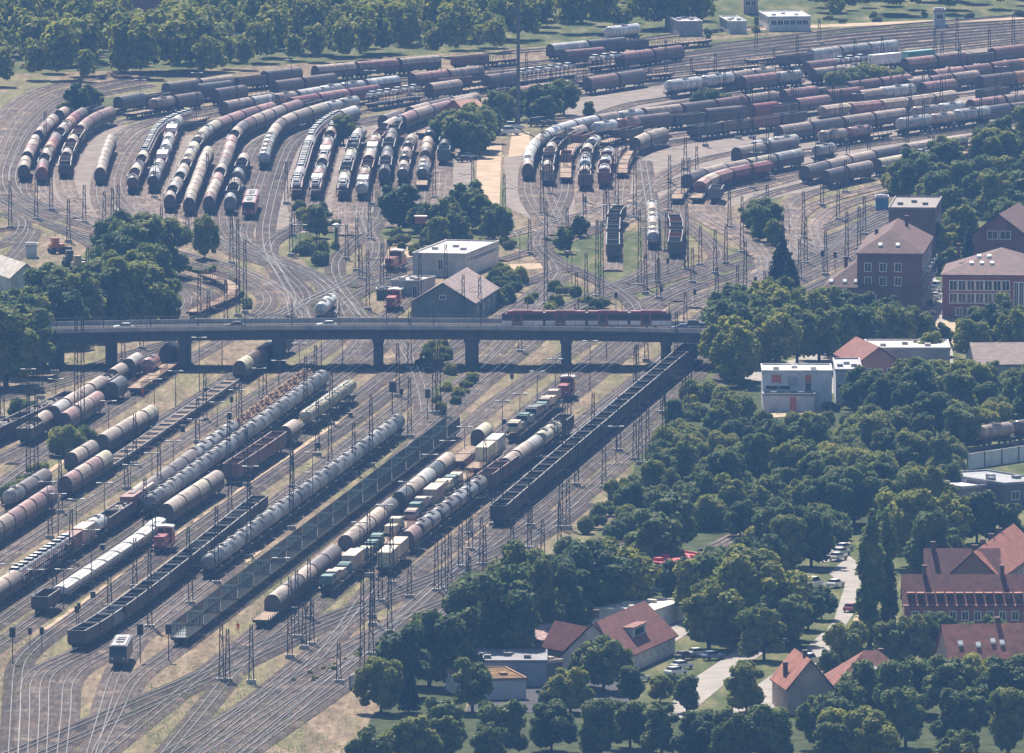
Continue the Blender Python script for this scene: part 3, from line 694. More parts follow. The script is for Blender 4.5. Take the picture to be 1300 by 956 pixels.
TRAIN([(360, 905), (430, 850), (500, 790), (570, 728), (632, 671), (760, 560), (890, 450), (940, 408), (1010, 360), (1090, 322), (1160, 296)],
      ((632, 671), (878, 460), ['hp:black'], 'long black hopper train right of the yard'))
TRAIN([(430, 858), (560, 746), (646, 676), (740, 600), (900, 462), (952, 418), (1020, 372), (1110, 330)],)
TRAIN([(500, 835), (600, 748), (690, 673), (780, 595), (850, 535), (920, 478), (980, 432)],)
# ladder tracks and main pair along the lower right
TRAIN([(190, 885), (236, 866), (330, 820), (500, 752), (590, 716), (640, 690), (700, 650)],)
TRAIN([(210, 890), (260, 868), (400, 802), (540, 745), (625, 713), (690, 678), (740, 640)],)
TRAIN([(300, 905), (364, 866), (500, 792), (594, 753), (745, 693), (815, 671), (900, 640), (1000, 612), (1120, 586), (1240, 571), (1340, 556)],
      ((1236, 571), (1336, 556), ['tk:tan', 'tk:brown', 'tk:tan'], 'tan tanks behind the noise wall'))
TRAIN([(340, 905), (402, 866), (500, 812), (600, 768), (745, 706), (818, 684), (900, 654), (1000, 624), (1120, 597), (1240, 580), (1340, 566)],)
TRAIN([(388, 905), (444, 866), (500, 832), (560, 803), (640, 770), (700, 748)],)
# tracks of the left-hand loops
TRAIN([(-60, 512), (0, 498), (60, 484), (120, 464), (200, 439), (268, 424), (328, 408), (380, 388), (420, 369), (442, 353), (484, 342), (520, 330), (580, 318)],)
TRAIN([(-60, 522), (0, 507), (60, 494), (130, 471), (215, 441), (280, 420), (312, 409), (334, 396), (340, 381), (328, 368), (306, 356), (260, 340), (180, 322), (100, 300)],)
TRAIN([(180, 104), (90, 122), (45, 150), (12, 205), (8, 235), (24, 258), (60, 272), (124, 292), (220, 320), (300, 342), (350, 366), (380, 392), (392, 412)],)
TRAIN([(190, 109), (95, 128), (55, 153), (22, 205), (16, 232), (30, 252), (66, 265), (130, 282), (200, 300), (270, 308), (304, 326), (346, 337), (410, 357), (440, 385), (470, 410), (500, 430), (522, 462), (536, 500), (540, 526)],)
TRAIN([(170, 101), (80, 116), (30, 145), (0, 195), (-12, 240), (6, 262), (40, 278), (110, 298), (190, 316), (240, 326), (290, 338), (360, 372), (372, 404)],)
TRAIN([(140, 96), (60, 112), (0, 150), (-40, 210)],)
TRAIN([(-20, 270), (20, 276), (28, 290), (15, 306), (-20, 318)],)
TRAIN([(-20, 296), (34, 288), (30, 312), (10, 334), (-20, 350)],)
TRAIN([(-20, 246), (30, 268), (60, 284), (110, 306), (150, 334), (178, 350)],
      ((112, 312), (142, 336), ['cm:rust red', 'dl:pale grey'], 'grey engine and van behind the workshop'))
# ---- upper yard, left columns
TRAIN([(62, 268), (34, 252), (30, 234), (42, 200), (58, 178), (80, 160), (112, 146), (160, 136), (260, 122), (400, 106), (560, 92), (680, 80), (760, 72), (870, 62), (960, 52), (1060, 40), (1300, 20)],
      ((30, 234), (80, 160), ['cm:tan', 'cs:tan', '_12', 'cs:tan', 'cs:faded red'], 'leftmost column of the upper yard'), ((222, 128), (398, 106), ['cl:brown', 'cl:tan', 'gn:brown', 'cl:brown'], 'highest van train along the forest'),
      ((402, 105), (556, 92), ['cl:tan', 'cl:faded red', 'cl:tan'], 'pale vans along the forest'), ((566, 91), (680, 80), ['gn:rust red', 'fs:rust red'], 'maroon open train along the forest'), ((684, 79), (770, 71), ['cl:white', 'cl:dark'], 'white-topped vans along the forest'),
      ((774, 71), (900, 58), ['gn:dark', 'fs:dark', 'fl:dark'], 'dark flats along the forest'))
TRAIN([(100, 278), (62, 256), (53, 236), (60, 212), (68, 197), (84, 177), (108, 158), (150, 146), (220, 134), (300, 124), (420, 111), (530, 100), (640, 89), (740, 80), (870, 70), (1000, 56)],
      ((53, 236), (106, 159), ['cs:red', 'cm:brown', 'gn:dark', 'cs:tan', 'tk:tan', 'cs:orange'], 'second column of the upper yard'), ((110, 157), (292, 125), ['gn:dark', 'fl:dark', 'cl:dark'], 'dark opens behind the left columns'))
TRAIN([(124, 290), (90, 252), (82, 229), (88, 205), (96, 190), (104, 179), (128, 163), (152, 156), (170, 152), (200, 147), (260, 138), (330, 128), (420, 116), (520, 105), (620, 95), (718, 86), (789, 80), (870, 72), (960, 62), (1060, 50)],
      ((82, 229), (104, 179), ['gn:dark', 'gn:tan', 'cs:tan'], 'third column of the upper yard'), ((104, 179), (152, 156), ['cl:rust red', 'cl:rust red', 'cl:faded red'], 'red van curve left of the meadow'),
      ((158, 155), (262, 137), ['fl:dark', 'tk:tan', 'cm:brown', 'cm:faded red', 'cl:brown', 'cl:dark'], 'brown vans below the meadow'), ((270, 136), (400, 118), ['cl:brown', 'fl:dark', 'cm:brown'], 'brown vans right of the meadow'),
      ((718, 86), (786, 80), ['cl:rust red'], 'rusty vans under the tall mast'))
TRAIN([(150, 292), (130, 262), (127, 238), (140, 196), (152, 176), (176, 160), (232, 146), (320, 133), (420, 121)], ((127, 238), (142, 193), ['cs:tan'], 'lone van pair on the left of the upper yard'))
TRAIN([(190, 300), (172, 275), (150, 245), (154, 215), (172, 184), (200, 163), (260, 148), (340, 136)],)
TRAIN([(236, 308), (190, 285), (168, 250), (176, 228), (186, 208), (200, 183), (216, 172), (240, 163), (280, 153), (320, 146), (375, 138), (425, 129), (500, 119), (592, 108), (700, 96), (800, 85), (900, 74), (1000, 62)],
      ((168, 250), (184, 212), ['tk:brown', 'gn:rust red', 'cs:cream'], 'tank string below the white car curve'), ((184, 212), (242, 163), ['cc:white'], 'white car curve on the left of the yard'), ((246, 162), (276, 154), ['fl:dark'], 'dark flats beyond the white car curve'),
      ((280, 153), (372, 138), ['cl:tan', 'cs:white', 'tk:tan', 'cl:tan'], 'mixed vans past the white car curve'), ((374, 138), (520, 117), ['cm:white', 'tk:white|tan', 'tk:pale grey', 'cl:white', 'tk:tan'], 'white tank mix in the upper rows'), ((526, 116), (592, 108), ['cl:faded red', 'cl:tan'], 'two pink vans below the forest'))
TRAIN([(250, 306), (208, 278), (194, 249), (204, 222), (212, 201), (218, 183), (224, 171), (244, 160), (300, 150), (380, 140)], ((194, 249), (224, 171), ['tk:dark', 'cs:white', 'tk:pale grey', 'cs:pale grey', 'gn:faded red', 'bx:white'], 'pale mixed column by the white car curve'))
TRAIN([(270, 312), (232, 292), (215, 271), (224, 252), (232, 235), (240, 216), (250, 197), (262, 183), (275, 175), (300, 165), (335, 155), (370, 147), (460, 133), (482, 130), (560, 119), (640, 108), (741, 95), (800, 88), (875, 78), (980, 66)],
      ((215, 271), (236, 228), ['cs:tan', 'gn:black', 'cs:pale grey'], 'white-lamp column left of the throat trees'), ((234, 230), (276, 174), ['gn:dark', 'tk:tan', 'cs:tan|cream', 'tk:silver', 'cm:cream'], 'curving tank and van column'), ((277, 174), (338, 154), ['cm:faded red', 'cm:faded red', 'cm:rust red'], 'red vans on the left curve'),
      ((366, 148), (482, 130), ['cl:red', 'cl:faded red'], 'long pink van row'), ((560, 119), (640, 108), ['gn:rust red', 'fs:dark'], 'maroon opens near the tall mast'), ((741, 95), (790, 89), ['cc:white'], 'car carriers by the pink vans'), ((790, 89), (874, 78), ['cl:faded red', 'cl:rust red'], 'big vans ending the upper middle row'))
TRAIN([(276, 306), (246, 292), (240, 276), (250, 246), (262, 214), (272, 196), (282, 182), (302, 172), (345, 158), (420, 145)], ((240, 276), (264, 211), ['cs:tan', 'cs:cream', 'cl:tan'], 'cream van column left of the maroon-ended vans'))
TRAIN([(404, 292), (384, 276), (376, 257), (384, 228), (392, 201), (400, 185), (414, 173), (430, 164), (452, 157), (500, 147), (560, 138)],
      ((376, 257), (452, 157), ['cc:white', 'cc:white', 'cl:pale grey', 'cc:white', 'cc:white', 'cc:white'], 'long white car carrier curve mid yard'))
TRAIN([(412, 296), (402, 276), (400, 256), (408, 230), (414, 206), (420, 187), (426, 174), (446, 162), (500, 152)], ((400, 256), (425, 175), ['cc:white', 'bx:white', 'cm:faded red', 'tk:pale grey', 'gn:dark', 'cs:tan'], 'mixed white column beside the lone bush'))
TRAIN([(440, 300), (434, 278), (435, 256), (440, 232), (446, 212), (450, 197), (455, 186), (474, 175), (504, 164), (560, 149), (660, 132), (728, 121)],
      ((435, 256), (456, 185), ['cc:white', 'cs:pale grey', 'tk:cream', 'hp:dark', 'hp:dark'], 'column with open hoppers beyond the lone bush'), ((458, 170), (502, 165), ['cl:brown', 'cl:tan'], 'brown vans above the lone bush'), ((520, 160), (600, 142), ['cl:brown|tan'], 'brown vans above the pink curve'))
TRAIN([(462, 300), (456, 278), (459, 258), (466, 228), (472, 208), (478, 191), (492, 177), (514, 166), (560, 155), (640, 141)], ((459, 258), (514, 166), ['tk:pale grey', 'bx:white', 'cs:rust red', 'tk:cream', 'gn:rust red', 'gn:rust red', 'cl:tan'], 'dark red column left of the hoppers'))
TRAIN([(500, 290), (508, 262), (511, 238), (515, 215), (521, 197), (532, 181), (552, 169), (586, 159)], ((511, 238), (524, 192), ['tk:brown', 'cs:tan', 'gn:faded red'], 'short brown column above the round trees'), ((534, 180), (586, 159), ['fl:dark'], 'dark flats behind the short brown column'))
TRAIN([(520, 290), (533, 268), (535, 244), (539, 222), (542, 203), (545, 190), (552, 179), (566, 168), (578, 164)], ((535, 244), (574, 165), ['fl:dark', 'tk:dark', 'tk:silver', 'tk:tan', 'fl:grey', 'cs:brown', 'cm:tan', 'cl:tan'], 'tank column beside the gravel yard'))
TRAIN([(545, 288), (560, 250), (563, 213), (567, 192), (576, 175), (592, 165)], ((563, 213), (572, 184), ['hp:green', '_3', 'cs:black'], 'green wagon pair beside the brick house trees'))
# ---- upper yard, right columns and rows
TRAIN([(704, 300), (688, 278), (672, 252), (670, 232), (671, 216), (677, 203), (690, 191), (708, 182), (730, 175), (760, 169), (790, 164), (820, 160), (860, 156), (911, 149), (986, 138), (1067, 128), (1136, 119), (1218, 107), (1320, 94)],
      ((670, 232), (822, 160), ['cs:tan', 'tk:pale grey', 'cl:white', 'cl:white', 'cl:white'], 'white covered curve by the parking ground'), ((824, 160), (980, 139), ['cl:tan', 'cl:tan|brown', 'cl:rust red'], 'tan vans behind the white curve'),
      ((986, 138), (1170, 114), ['cl:faded red', 'gn:dark', 'cl:rust red', 'cl:faded red'], 'red vans behind the island bush'), ((1178, 113), (1320, 94), ['cl:faded red', 'cm:rust red', 'cl:rust red', 'cl:orange'], 'rusty vans at the upper right edge'))
TRAIN([(716, 290), (700, 258), (695, 237), (697, 216), (703, 201), (715, 191), (735, 183), (760, 178), (798, 172), (860, 165), (954, 156), (1000, 150), (1100, 137), (1186, 126), (1320, 110)],
      ((695, 237), (756, 178), ['hp:tan', 'cs:tan', 'gn:dark', 'gn:dark'], 'dark column right of the white curve'), ((758, 178), (800, 171), ['tk:white', 'tk:faded red'], 'small white tanks beside the white curve'), ((806, 171), (940, 158), ['cl:brown', 'hc:dark'], 'shaded brown vans behind the mast pair'),
      ((945, 157), (966, 155), ['cs:red'], 'bright red van in the right rows'), ((972, 154), (1110, 136), ['gn:brown', 'cl:faded red', 'fl:dark', 'cl:tan'], 'tan vans behind the silver tank'), ((1116, 135), (1160, 129), ['gt:pale grey'], 'big silver tank among red vans'), ((1164, 129), (1190, 126), ['cl:faded red'], 'pink van behind the silver tank'), ((1240, 119), (1320, 110), ['cl:brown', 'cl:orange'], 'orange vans at the right edge'))
TRAIN([(744, 290), (742, 244), (744, 216), (749, 201), (760, 192), (776, 186), (803, 180), (840, 175), (900, 167)], ((742, 244), (760, 192), ['hp:rust red', 'cs:tan', 'gn:dark', 'tk:white', 'rt:white'], 'white ribbed tank column'), ((762, 191), (860, 172), ['fl:dark', 'gn:dark'], 'dark opens behind the white ribbed tanks'))
TRAIN([(770, 284), (767, 243), (769, 222), (776, 205), (796, 192), (830, 184), (880, 177)], ((767, 243), (773, 209), ['hp:red', 'tk:white'], 'red hopper column with a white tank'))
TRAIN([(784, 280), (788, 238), (793, 215), (804, 200), (826, 190), (860, 182), (920, 174), (980, 166), (1047, 157), (1142, 147), (1226, 135), (1320, 122)],
      ((790, 228), (804, 200), ['fs:rust red', 'fs:rust red', 'fs:white'], 'red and white striped flats'), ((808, 198), (858, 183), ['cl:tan', 'cl:tan'], 'two tan vans right of the striped flats'), ((880, 179), (1030, 159), ['hc:dark', 'gn:brown', 'gn:rust red'], 'dark opens mid right rows'),
      ((1036, 158), (1232, 134), ['fh:tan', 'fh:faded red', 'fh:faded red|tan', 'fh:tan'], 'pale pink closed hopper row'), ((1240, 133), (1320, 122), ['gn:dark', 'fl:pale grey'], 'dark opens after the pink hoppers'))
TRAIN([(700, 306), (760, 290), (800, 268), (815, 250), (838, 227), (880, 206), (940, 193), (980, 185), (1042, 176), (1100, 167), (1175, 157), (1230, 150), (1320, 138)],
      ((980, 185), (1150, 161), ['cl:tan', 'cl:brown', 'cl:tan'], 'long tan van row'), ((1154, 160), (1222, 151), ['tk:tan', 'tk:silver', 'fl:blue', 'tk:brown'], 'small tanks ending the tan van row'), ((1226, 150), (1320, 138), ['cl:faded red', 'cl:tan'], 'pink vans below the orange vans'))
TRAIN([(600, 310), (666, 294), (720, 278), (760, 268), (800, 252), (845, 236), (900, 216), (950, 204), (1000, 195), (1050, 189), (1095, 183), (1146, 174), (1184, 168), (1320, 149)],
      ((950, 204), (1000, 195), ['tk:white', 'tk:silver'], 'white tank pair in the right rows'), ((1050, 189), (1096, 183), ['tk:tan', 'tk:faded red', 'rt:silver'], 'pink and silver tanks'), ((1098, 182), (1142, 175), ['fl:dark', 'gn:dark'], 'dark flats before the great white tank'),
      ((1146, 174), (1240, 160), ['gt:pale grey', 'tk:tan', 'gt:silver'], 'great white tanks at right'), ((1244, 160), (1320, 149), ['cl:dark', 'cm:brown'], 'dark vans after the great white tanks'))
TRAIN([(632, 332), (700, 312), (780, 284), (830, 263), (870, 240), (910, 220), (935, 211), (1010, 199), (1090, 187), (1180, 174), (1320, 154)], ((935, 211), (1008, 199), ['cl:tan', 'cl:brown'], 'two dark-ended vans'))
TRAIN([(790, 374), (860, 352), (904, 338), (912, 326), (900, 308), (870, 284), (858, 270), (860, 258), (872, 246), (906, 235), (964, 223), (1016, 213), (1078, 200), (1150, 187), (1320, 163)],
      ((860, 262), (867, 249), ['fl:grey'], 'first of the three stub fronts'), ((868, 247), (1016, 213), ['cl:brown', 'cl:tan', 'cm:tan', 'cl:cream', 'cl:pale grey'], 'cream van row beside the red hoppers'), ((1030, 210), (1080, 200), ['tk:pale grey', 'cl:tan'], 'single tan van behind the lattice mast'))
TRAIN([(860, 384), (950, 358), (970, 342), (962, 322), (940, 304), (890, 276), (883, 262), (893, 250), (915, 240), (969, 229), (1050, 213), (1150, 196), (1320, 170)],
      ((883, 262), (968, 229), ['fl:grey', 'fh:faded red', 'fh:tan', 'fh:faded red', 'fh:red', 'fh:red'], 'red closed hoppers above the throat'))
TRAIN([(880, 392), (962, 362), (978, 340), (964, 318), (945, 300), (913, 276), (907, 262), (918, 250), (960, 240), (1010, 226), (1100, 209), (1200, 193), (1320, 175)], ((906, 262), (912, 254), ['hc:grey'], 'single wagon right of the red hoppers'))
TRAIN([(1020, 330), (990, 306), (962, 280), (955, 260), (975, 247), (1015, 237), (1088, 219), (1150, 207), (1206, 198), (1250, 190), (1320, 178)],
      ((1015, 237), (1140, 209), ['cl:brown', 'cl:tan', 'cl:tan'], 'dark-ended vans near the right wood'), ((1144, 208), (1250, 190), ['cl:tan', 'cl:cream', 'fl:dark', 'cl:cream'], 'cream vans near the right wood'))
TRAIN([(1050, 326), (1020, 310), (1002, 292), (999, 270), (1010, 254), (1050, 240), (1100, 229), (1154, 219), (1206, 207), (1320, 185)],
      ((1050, 240), (1110, 227), ['cm:brown', 'cl:tan'], 'brown vans by the right wood'), ((1114, 226), (1156, 218), ['cl:cream', 'tk:cream'], 'cream tank by the right wood'), ((1160, 217), (1210, 206), ['cc:white'], 'car carriers by the right wood'), ((1212, 205), (1300, 188), ['fs:rust red'], 'red flats by the right wood'))
TRAIN([(1010, 332), (1006, 306), (1012, 276), (1040, 258), (1100, 242), (1150, 230), (1218, 215), (1320, 196)], ((1160, 228), (1222, 214), ['fl:tan', 'fh:tan'], 'tan hopper beside the right wood'))
TRAIN([(1040, 320), (1034, 290), (1060, 266), (1110, 250), (1180, 234), (1260, 218)],)
TRAIN([(1000, 345), (1050, 322), (1085, 290), (1130, 268), (1200, 250)],)
# three stubs below the right columns
TRAIN([(778, 345), (779, 305), (783, 286), (800, 277), (850, 263), (890, 247), (960, 232)], ((778, 336), (782, 284), ['hp:dark', 'hp:dark', 'gn:dark'], 'black stub string below the right columns'))
TRAIN([(690, 406), (760, 372), (800, 356), (828, 338), (829, 320), (827, 275), (821, 240), (816, 206)], ((829, 321), (827, 275), ['tk:silver', 'tk:cream', 'cs:tan'], 'tank stub string below the right columns'))
TRAIN([(790, 362), (846, 346), (856, 331), (855, 290), (838, 272), (800, 258)], ((856, 331), (855, 290), ['hp:dark', 'hp:red', 'gn:dark'], 'red stub string below the right columns'))
TRAIN([(688, 318), (712, 336), (760, 357), (786, 372), (804, 386), (812, 400)],)
TRAIN([(708, 345), (660, 362), (600, 378), (540, 392)],)
TRAIN([(395, 424), (407, 412), (428, 392), (470, 366), (520, 350)], ((405, 413), (418, 402), ['tk:white'], 'white tank wagon standing above the bridge'))
TRAIN([(470, 418), (495, 399), (512, 385), (532, 372)], ((494, 400), (506, 390), ['dl:red'], 'red shunter by the engine shed'))
TRAIN([(440, 366), (490, 350), (520, 338), (560, 326)], ((490, 350), (508, 343), ['dl:red'], 'red shunter by the white hall'))
TRAIN([(360, 404), (390, 384), (360, 346), (340, 322), (344, 308), (372, 292), (396, 280)],)
TRAIN([(330, 412), (366, 398), (400, 380), (440, 362), (468, 340), (478, 316), (466, 292), (460, 272)],)
TRAIN([(1240, 610), (1080, 640), (960, 672), (900, 700)],)
# ---- empty rows at the upper right and the rows behind
TRAIN([(560, 128), (700, 112), (830, 98), (960, 84), (1100, 68), (1320, 46)], ((946, 86), (996, 80), ['fl:dark', 'gn:dark', 'gn:tan'], 'dark opens before the grey vans'))
TRAIN([(640, 124), (780, 108), (890, 98), (998, 88), (1126, 73), (1320, 51)], ((740, 113), (830, 103), ['fs:rust red'], 'rusty staked flats behind the gas tank'), ((890, 98), (986, 89), ['fl:dark', 'fs:dark', 'fl:dark'], 'long dark flats ahead of the grey vans'), ((990, 88), (1128, 73), ['gn:dark', 'cm:silver', 'cm:pale grey', 'cm:silver', 'cm:tan'], 'grey van row on the empty tracks'))
TRAIN([(690, 156), (736, 151), (768, 144), (798, 133), (840, 127), (926, 115), (980, 106), (1080, 94), (1200, 82), (1320, 68)], ((838, 127), (926, 115), ['gt:white'], 'white gas tanks'), ((928, 114), (984, 105), ['cs:tan', 'tk:tan', 'tk:cream'], 'tan wagons behind the gas tanks'), ((1036, 100), (1200, 82), ['cm:faded red', 'cc:white', 'bx:white', 'bx:teal', 'cm:tan', 'bx:white'], 'white and teal boxes beyond the island bush'))
TRAIN([(760, 152), (850, 134), (946, 119), (1072, 105), (1130, 98), (1220, 88), (1320, 76)], ((946, 119), (1072, 105), ['cl:faded red', 'rt:pale grey', '_4', 'cm:tan', 'cl:brown'], 'pink and striped wagons above the bushes'), ((1134, 97), (1220, 88), ['cm:faded red', 'cm:rust red'], 'dusty red vans beyond the island bush'), ((1222, 88), (1320, 76), ['gn:dark', 'cl:rust red', 'cl:rust red'], 'dark opens and vans at right edge'))
TRAIN([(860, 150), (960, 143), (1050, 138), (1085, 134), (1150, 124), (1220, 114), (1320, 100)], ((1046, 138), (1100, 132), ['cl:rust red', 'cl:brown'], 'rusty pair under the island bush'), ((1150, 124), (1236, 112), ['cs:tan', 'cs:faded red', 'cm:tan', 'cm:rust red'], 'tan short vans right of the island bush'))
for k in range(7):
    TRAIN([(820, 76 + 3.4 * k), (960, 57 + 4 * k), (1100, 42 + 4.3 * k), (1330, 25 + 3.3 * k)],)
TRAIN([(-20, 78), (60, 75), (130, 73), (210, 68), (290, 64), (390, 58), (520, 48)], ((44, 76), (200, 69), ['tk:white', '_16', 'tk:white', 'tk:tan', '_10'], 'white tanks glimpsed in the left forest'), ((206, 69), (390, 58), ['tk:white|tan', 'tk:white', '_6'], 'white tanks glimpsed in the middle forest'))
TRAIN([(640, 68), (760, 58), (870, 44), (980, 34)], ((764, 57), (798, 54), ['gt:white'], 'white gas tank at the forest edge'))

# wagons with labels that count along each string from its near end
def fit(*alts):
    for a in alts:
        a = ' '.join(a.split())
        if len(a.replace('-', ' ').split()) <= 16: return a
    return a
for base, cn, mid, ang, desc, n, kind, cargo in SPEC:
    tot = sum(1 for x in SPEC if x[4] == desc)
    word = NAMES[base][1]
    colw = cn if not (base in ('gn', 'gl', 'fl') and kind in ('sc', 'lg', 'tp', 'bx', 'mt', 'or')) else ''
    pos = f'{nth(n)} of {desc}' if tot > 1 else desc
    lab = fit(f'{colw} {word}, {nth(n)} wagon of the {desc}' if tot > 1 else f'{colw} {word}, the {desc}', f'{colw} {word}, {pos}', f'{word}, {pos}')
    w = wagon(base, cn, mid, ang, lab)
    WAG.append((mid.copy(), f'{nth(n)} of {desc}' if tot > 1 else desc, mid.y))
    org = (mid.x, mid.y, .47)
    if kind in ('lg', 'sc', 'or', 'tp', 'bx'):
        nm, what, cat = {'lg': ('log_pile', 'sawn logs', 'logs'), 'sc': ('scrap_load', 'mixed scrap', 'scrap'), 'or': ('ore_load', 'dark loose load', 'load'),
                         'tp': ('covered_load', 'white sheeted load', 'load'), 'bx': ('freight_container', f'{cargo} container', 'container')}[kind]
        o = obj(nm, load_mesh(kind), None, org, ang, shade(COL[cargo if kind in ('bx', 'tp') else 'brown'], R.uniform(.9, 1.15)))
        tag(o, fit(f'{what} on {pos}'), cat, {'lg': 'log loads', 'sc': 'scrap loads', 'or': 'ore loads', 'tp': 'white sheeted loads', 'bx': 'containers on wagons'}[kind])
    if kind == 'mt':
        d = Vector((math.cos(ang), math.sin(ang), 0))
        for e, x in (('near', -3.4), ('far', 3.4)):
            c2 = R.choice([cargo, cargo, 'cream', 'green', 'dark']); root = obj('army_truck', None, None, (org[0] + d.x * x, org[1] + d.y * x, .47), ang + R.choice((0, math.pi)), None, (.78, .95, R.uniform(.85, 1.12)))
            tag(root, fit(f'{e} {c2} army truck on {pos}'), 'truck', 'army trucks on flat wagons')
            for pn, me, c in truck_parts(): obj(pn, me, root, (0, 0, 0), 0, shade(COL[c2], R.uniform(.7, 1.1)) if c else None)
    if kind == 'cc':
        d = Vector((math.cos(ang), math.sin(ang), 0)); k = 3
        for j in range(k):
            x = (j - 1) * 4.65
            for z, lev in ((3.02, 'upper'),) if mid.y > 3300 else ((3.02, 'upper'), (1.31, 'lower')):
                cc = R.choice(['white', 'white', 'white', 'silver', 'dark' if lev == 'lower' else 'white']); e = ('near', 'middle', 'far')[j]
                car((mid.x + d.x * x, mid.y + d.y * x, .47 + z), ang, COL[cc], fit(f'{cc} {e} {lev} car on {pos}', f'{e} {lev} car, {pos}'), 'new_car', 'car', 'new cars on the carriers')
# ------------------------------------------------------------------ ground, roads
def sheet(name, px, z, mat, world=False):
    b = MB(); pts = [Vector(p) for p in px] if world else [G(u, v) for u, v in px]
    bm = bmesh.new(); vs = [bm.verts.new((p.x, p.y, z)) for p in pts]; f = bm.faces.new(vs)
    if f.normal.z < 0 or True:
        f.normal_update()
        if f.normal.z < 0: f.normal_flip()
    me = bpy.data.meshes.new(name); bm.to_mesh(me); bm.free(); me.materials.append(M[mat])
    return tag(obj(name, me), kind='structure')
sheet('ground', [(-1500, 1400, 0), (1500, 1400, 0), (1500, 7600, 0), (-1500, 7600, 0)], 0, 'ground', True)
for i, px in enumerate([
    [(800, 560), (880, 478), (905, 430), (985, 395), (1060, 345), (1130, 300), (1190, 232), (1420, 165), (1420, 990), (600, 990), (640, 840), (700, 750), (830, 690), (740, 690), (800, 640)],
    [(-60, 470), (60, 452), (205, 415), (215, 350), (130, 290), (100, 330), (-60, 370)],
    [(530, 240), (650, 232), (650, 300), (560, 312), (470, 300)], [(640, 300), (780, 290), (850, 300), (860, 350), (760, 368), (720, 330), (640, 312)],
    [(60, 150), (110, 150), (190, 134), (175, 122), (128, 124)], [(370, 270), (430, 262), (426, 320), (400, 345), (372, 320)],
    [(650, 400), (710, 352), (770, 378), (760, 412)], [(740, 386), (850, 345), (960, 330), (960, 345), (850, 372)], [(905, 312), (950, 318), (955, 342), (905, 338)],
    [(205, 335), (270, 340), (305, 362), (300, 400), (318, 380), (300, 352)], [(360, 868), (560, 785), (562, 800), (440, 850), (400, 870)],
    [(640, 62), (1330, 20), (1330, -120), (-60, -120), (-60, 96), (330, 84)], [(545, 470), (600, 470), (560, 510), (535, 545)], [(960, 244), (1010, 262), (1000, 300), (960, 290)],
    [(620, 120), (740, 116), (700, 150), (620, 160)], [(880, 52), (1330, 20), (1330, 32), (880, 64)]]):
    sheet('grass_ground', px, .006 + .0015 * i, 'grass')
for i, (nm, px, mt) in enumerate([
    ('sand_lane', [(604, 262), (634, 262), (637, 184), (606, 184)], 'sand'), ('sand_lot', [(1148, 408), (1196, 404), (1330, 408), (1330, 442), (1150, 440)], 'sand'),
    ('yard_pavement', [(1160, 408), (1200, 408), (1196, 372), (1180, 335), (1168, 360)], 'pale_asphalt'), ('sand_yard', [(470, 345), (530, 330), (520, 310), (470, 322)], 'sand'),
    ('sand_patch', [(645, 200), (675, 196), (672, 168), (650, 168)], 'sand'), ('path', [(600, 395), (640, 345), (700, 340), (700, 334), (640, 336), (604, 372)], 'sand'),
    ('yard_pavement', [(930, 480), (1090, 505), (1110, 470), (1210, 462), (1210, 438), (1060, 440)], 'pale_asphalt'), ('sand_patch', [(930, 535), (1010, 528), (1050, 522), (1040, 516), (990, 516)], 'sand'),
    ('road', [(836, 912), (868, 912), (960, 836), (1052, 775), (1064, 760), (1046, 750), (1010, 774), (935, 826), (880, 862)], 'pale_asphalt'),
    ('road', [(905, 930), (985, 900), (1045, 838), (1090, 770), (1098, 722), (1078, 706), (1052, 728), (1072, 746), (1058, 790), (1010, 836), (950, 878)], 'pale_asphalt'),
    ('pavement', [(985, 905), (1000, 905), (1060, 838), (1104, 770), (1110, 724), (1102, 722), (1094, 770), (1050, 838)], 'sand'),
    ('yard_pavement', [(590, 905), (800, 905), (800, 862), (700, 850), (690, 832), (760, 812), (700, 806), (640, 835)], 'asphalt'),
    ('yard_pavement', [(826, 770), (870, 760), (880, 800), (858, 815)], 'pale_asphalt'), ('yard_pavement', [(1040, 715), (1075, 712), (1080, 690), (1058, 676), (1050, 690)], 'pale_asphalt'),
    ('path', [(930, 36), (1330, 20), (1330, 24), (930, 40)], 'sand'), ('path', [(640, 334), (860, 345), (960, 344), (960, 346), (860, 347), (640, 336.5)], 'white_line')]):
    if mt == 'white_line': continue
    sheet(nm, px, .045 + .004 * i, mt)
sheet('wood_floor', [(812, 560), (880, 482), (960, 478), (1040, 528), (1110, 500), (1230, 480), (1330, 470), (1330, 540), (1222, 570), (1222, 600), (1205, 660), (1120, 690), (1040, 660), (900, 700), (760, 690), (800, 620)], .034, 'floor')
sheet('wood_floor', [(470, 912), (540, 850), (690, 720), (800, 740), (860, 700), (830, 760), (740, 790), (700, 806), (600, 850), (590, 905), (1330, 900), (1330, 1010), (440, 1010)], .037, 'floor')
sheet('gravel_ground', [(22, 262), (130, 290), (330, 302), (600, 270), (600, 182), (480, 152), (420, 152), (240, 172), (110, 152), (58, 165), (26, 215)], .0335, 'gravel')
sheet('gravel_ground', [(642, 262), (700, 290), (900, 268), (1080, 232), (1330, 176), (1330, 58), (880, 70), (760, 100), (700, 160), (640, 200)], .0345, 'gravel')
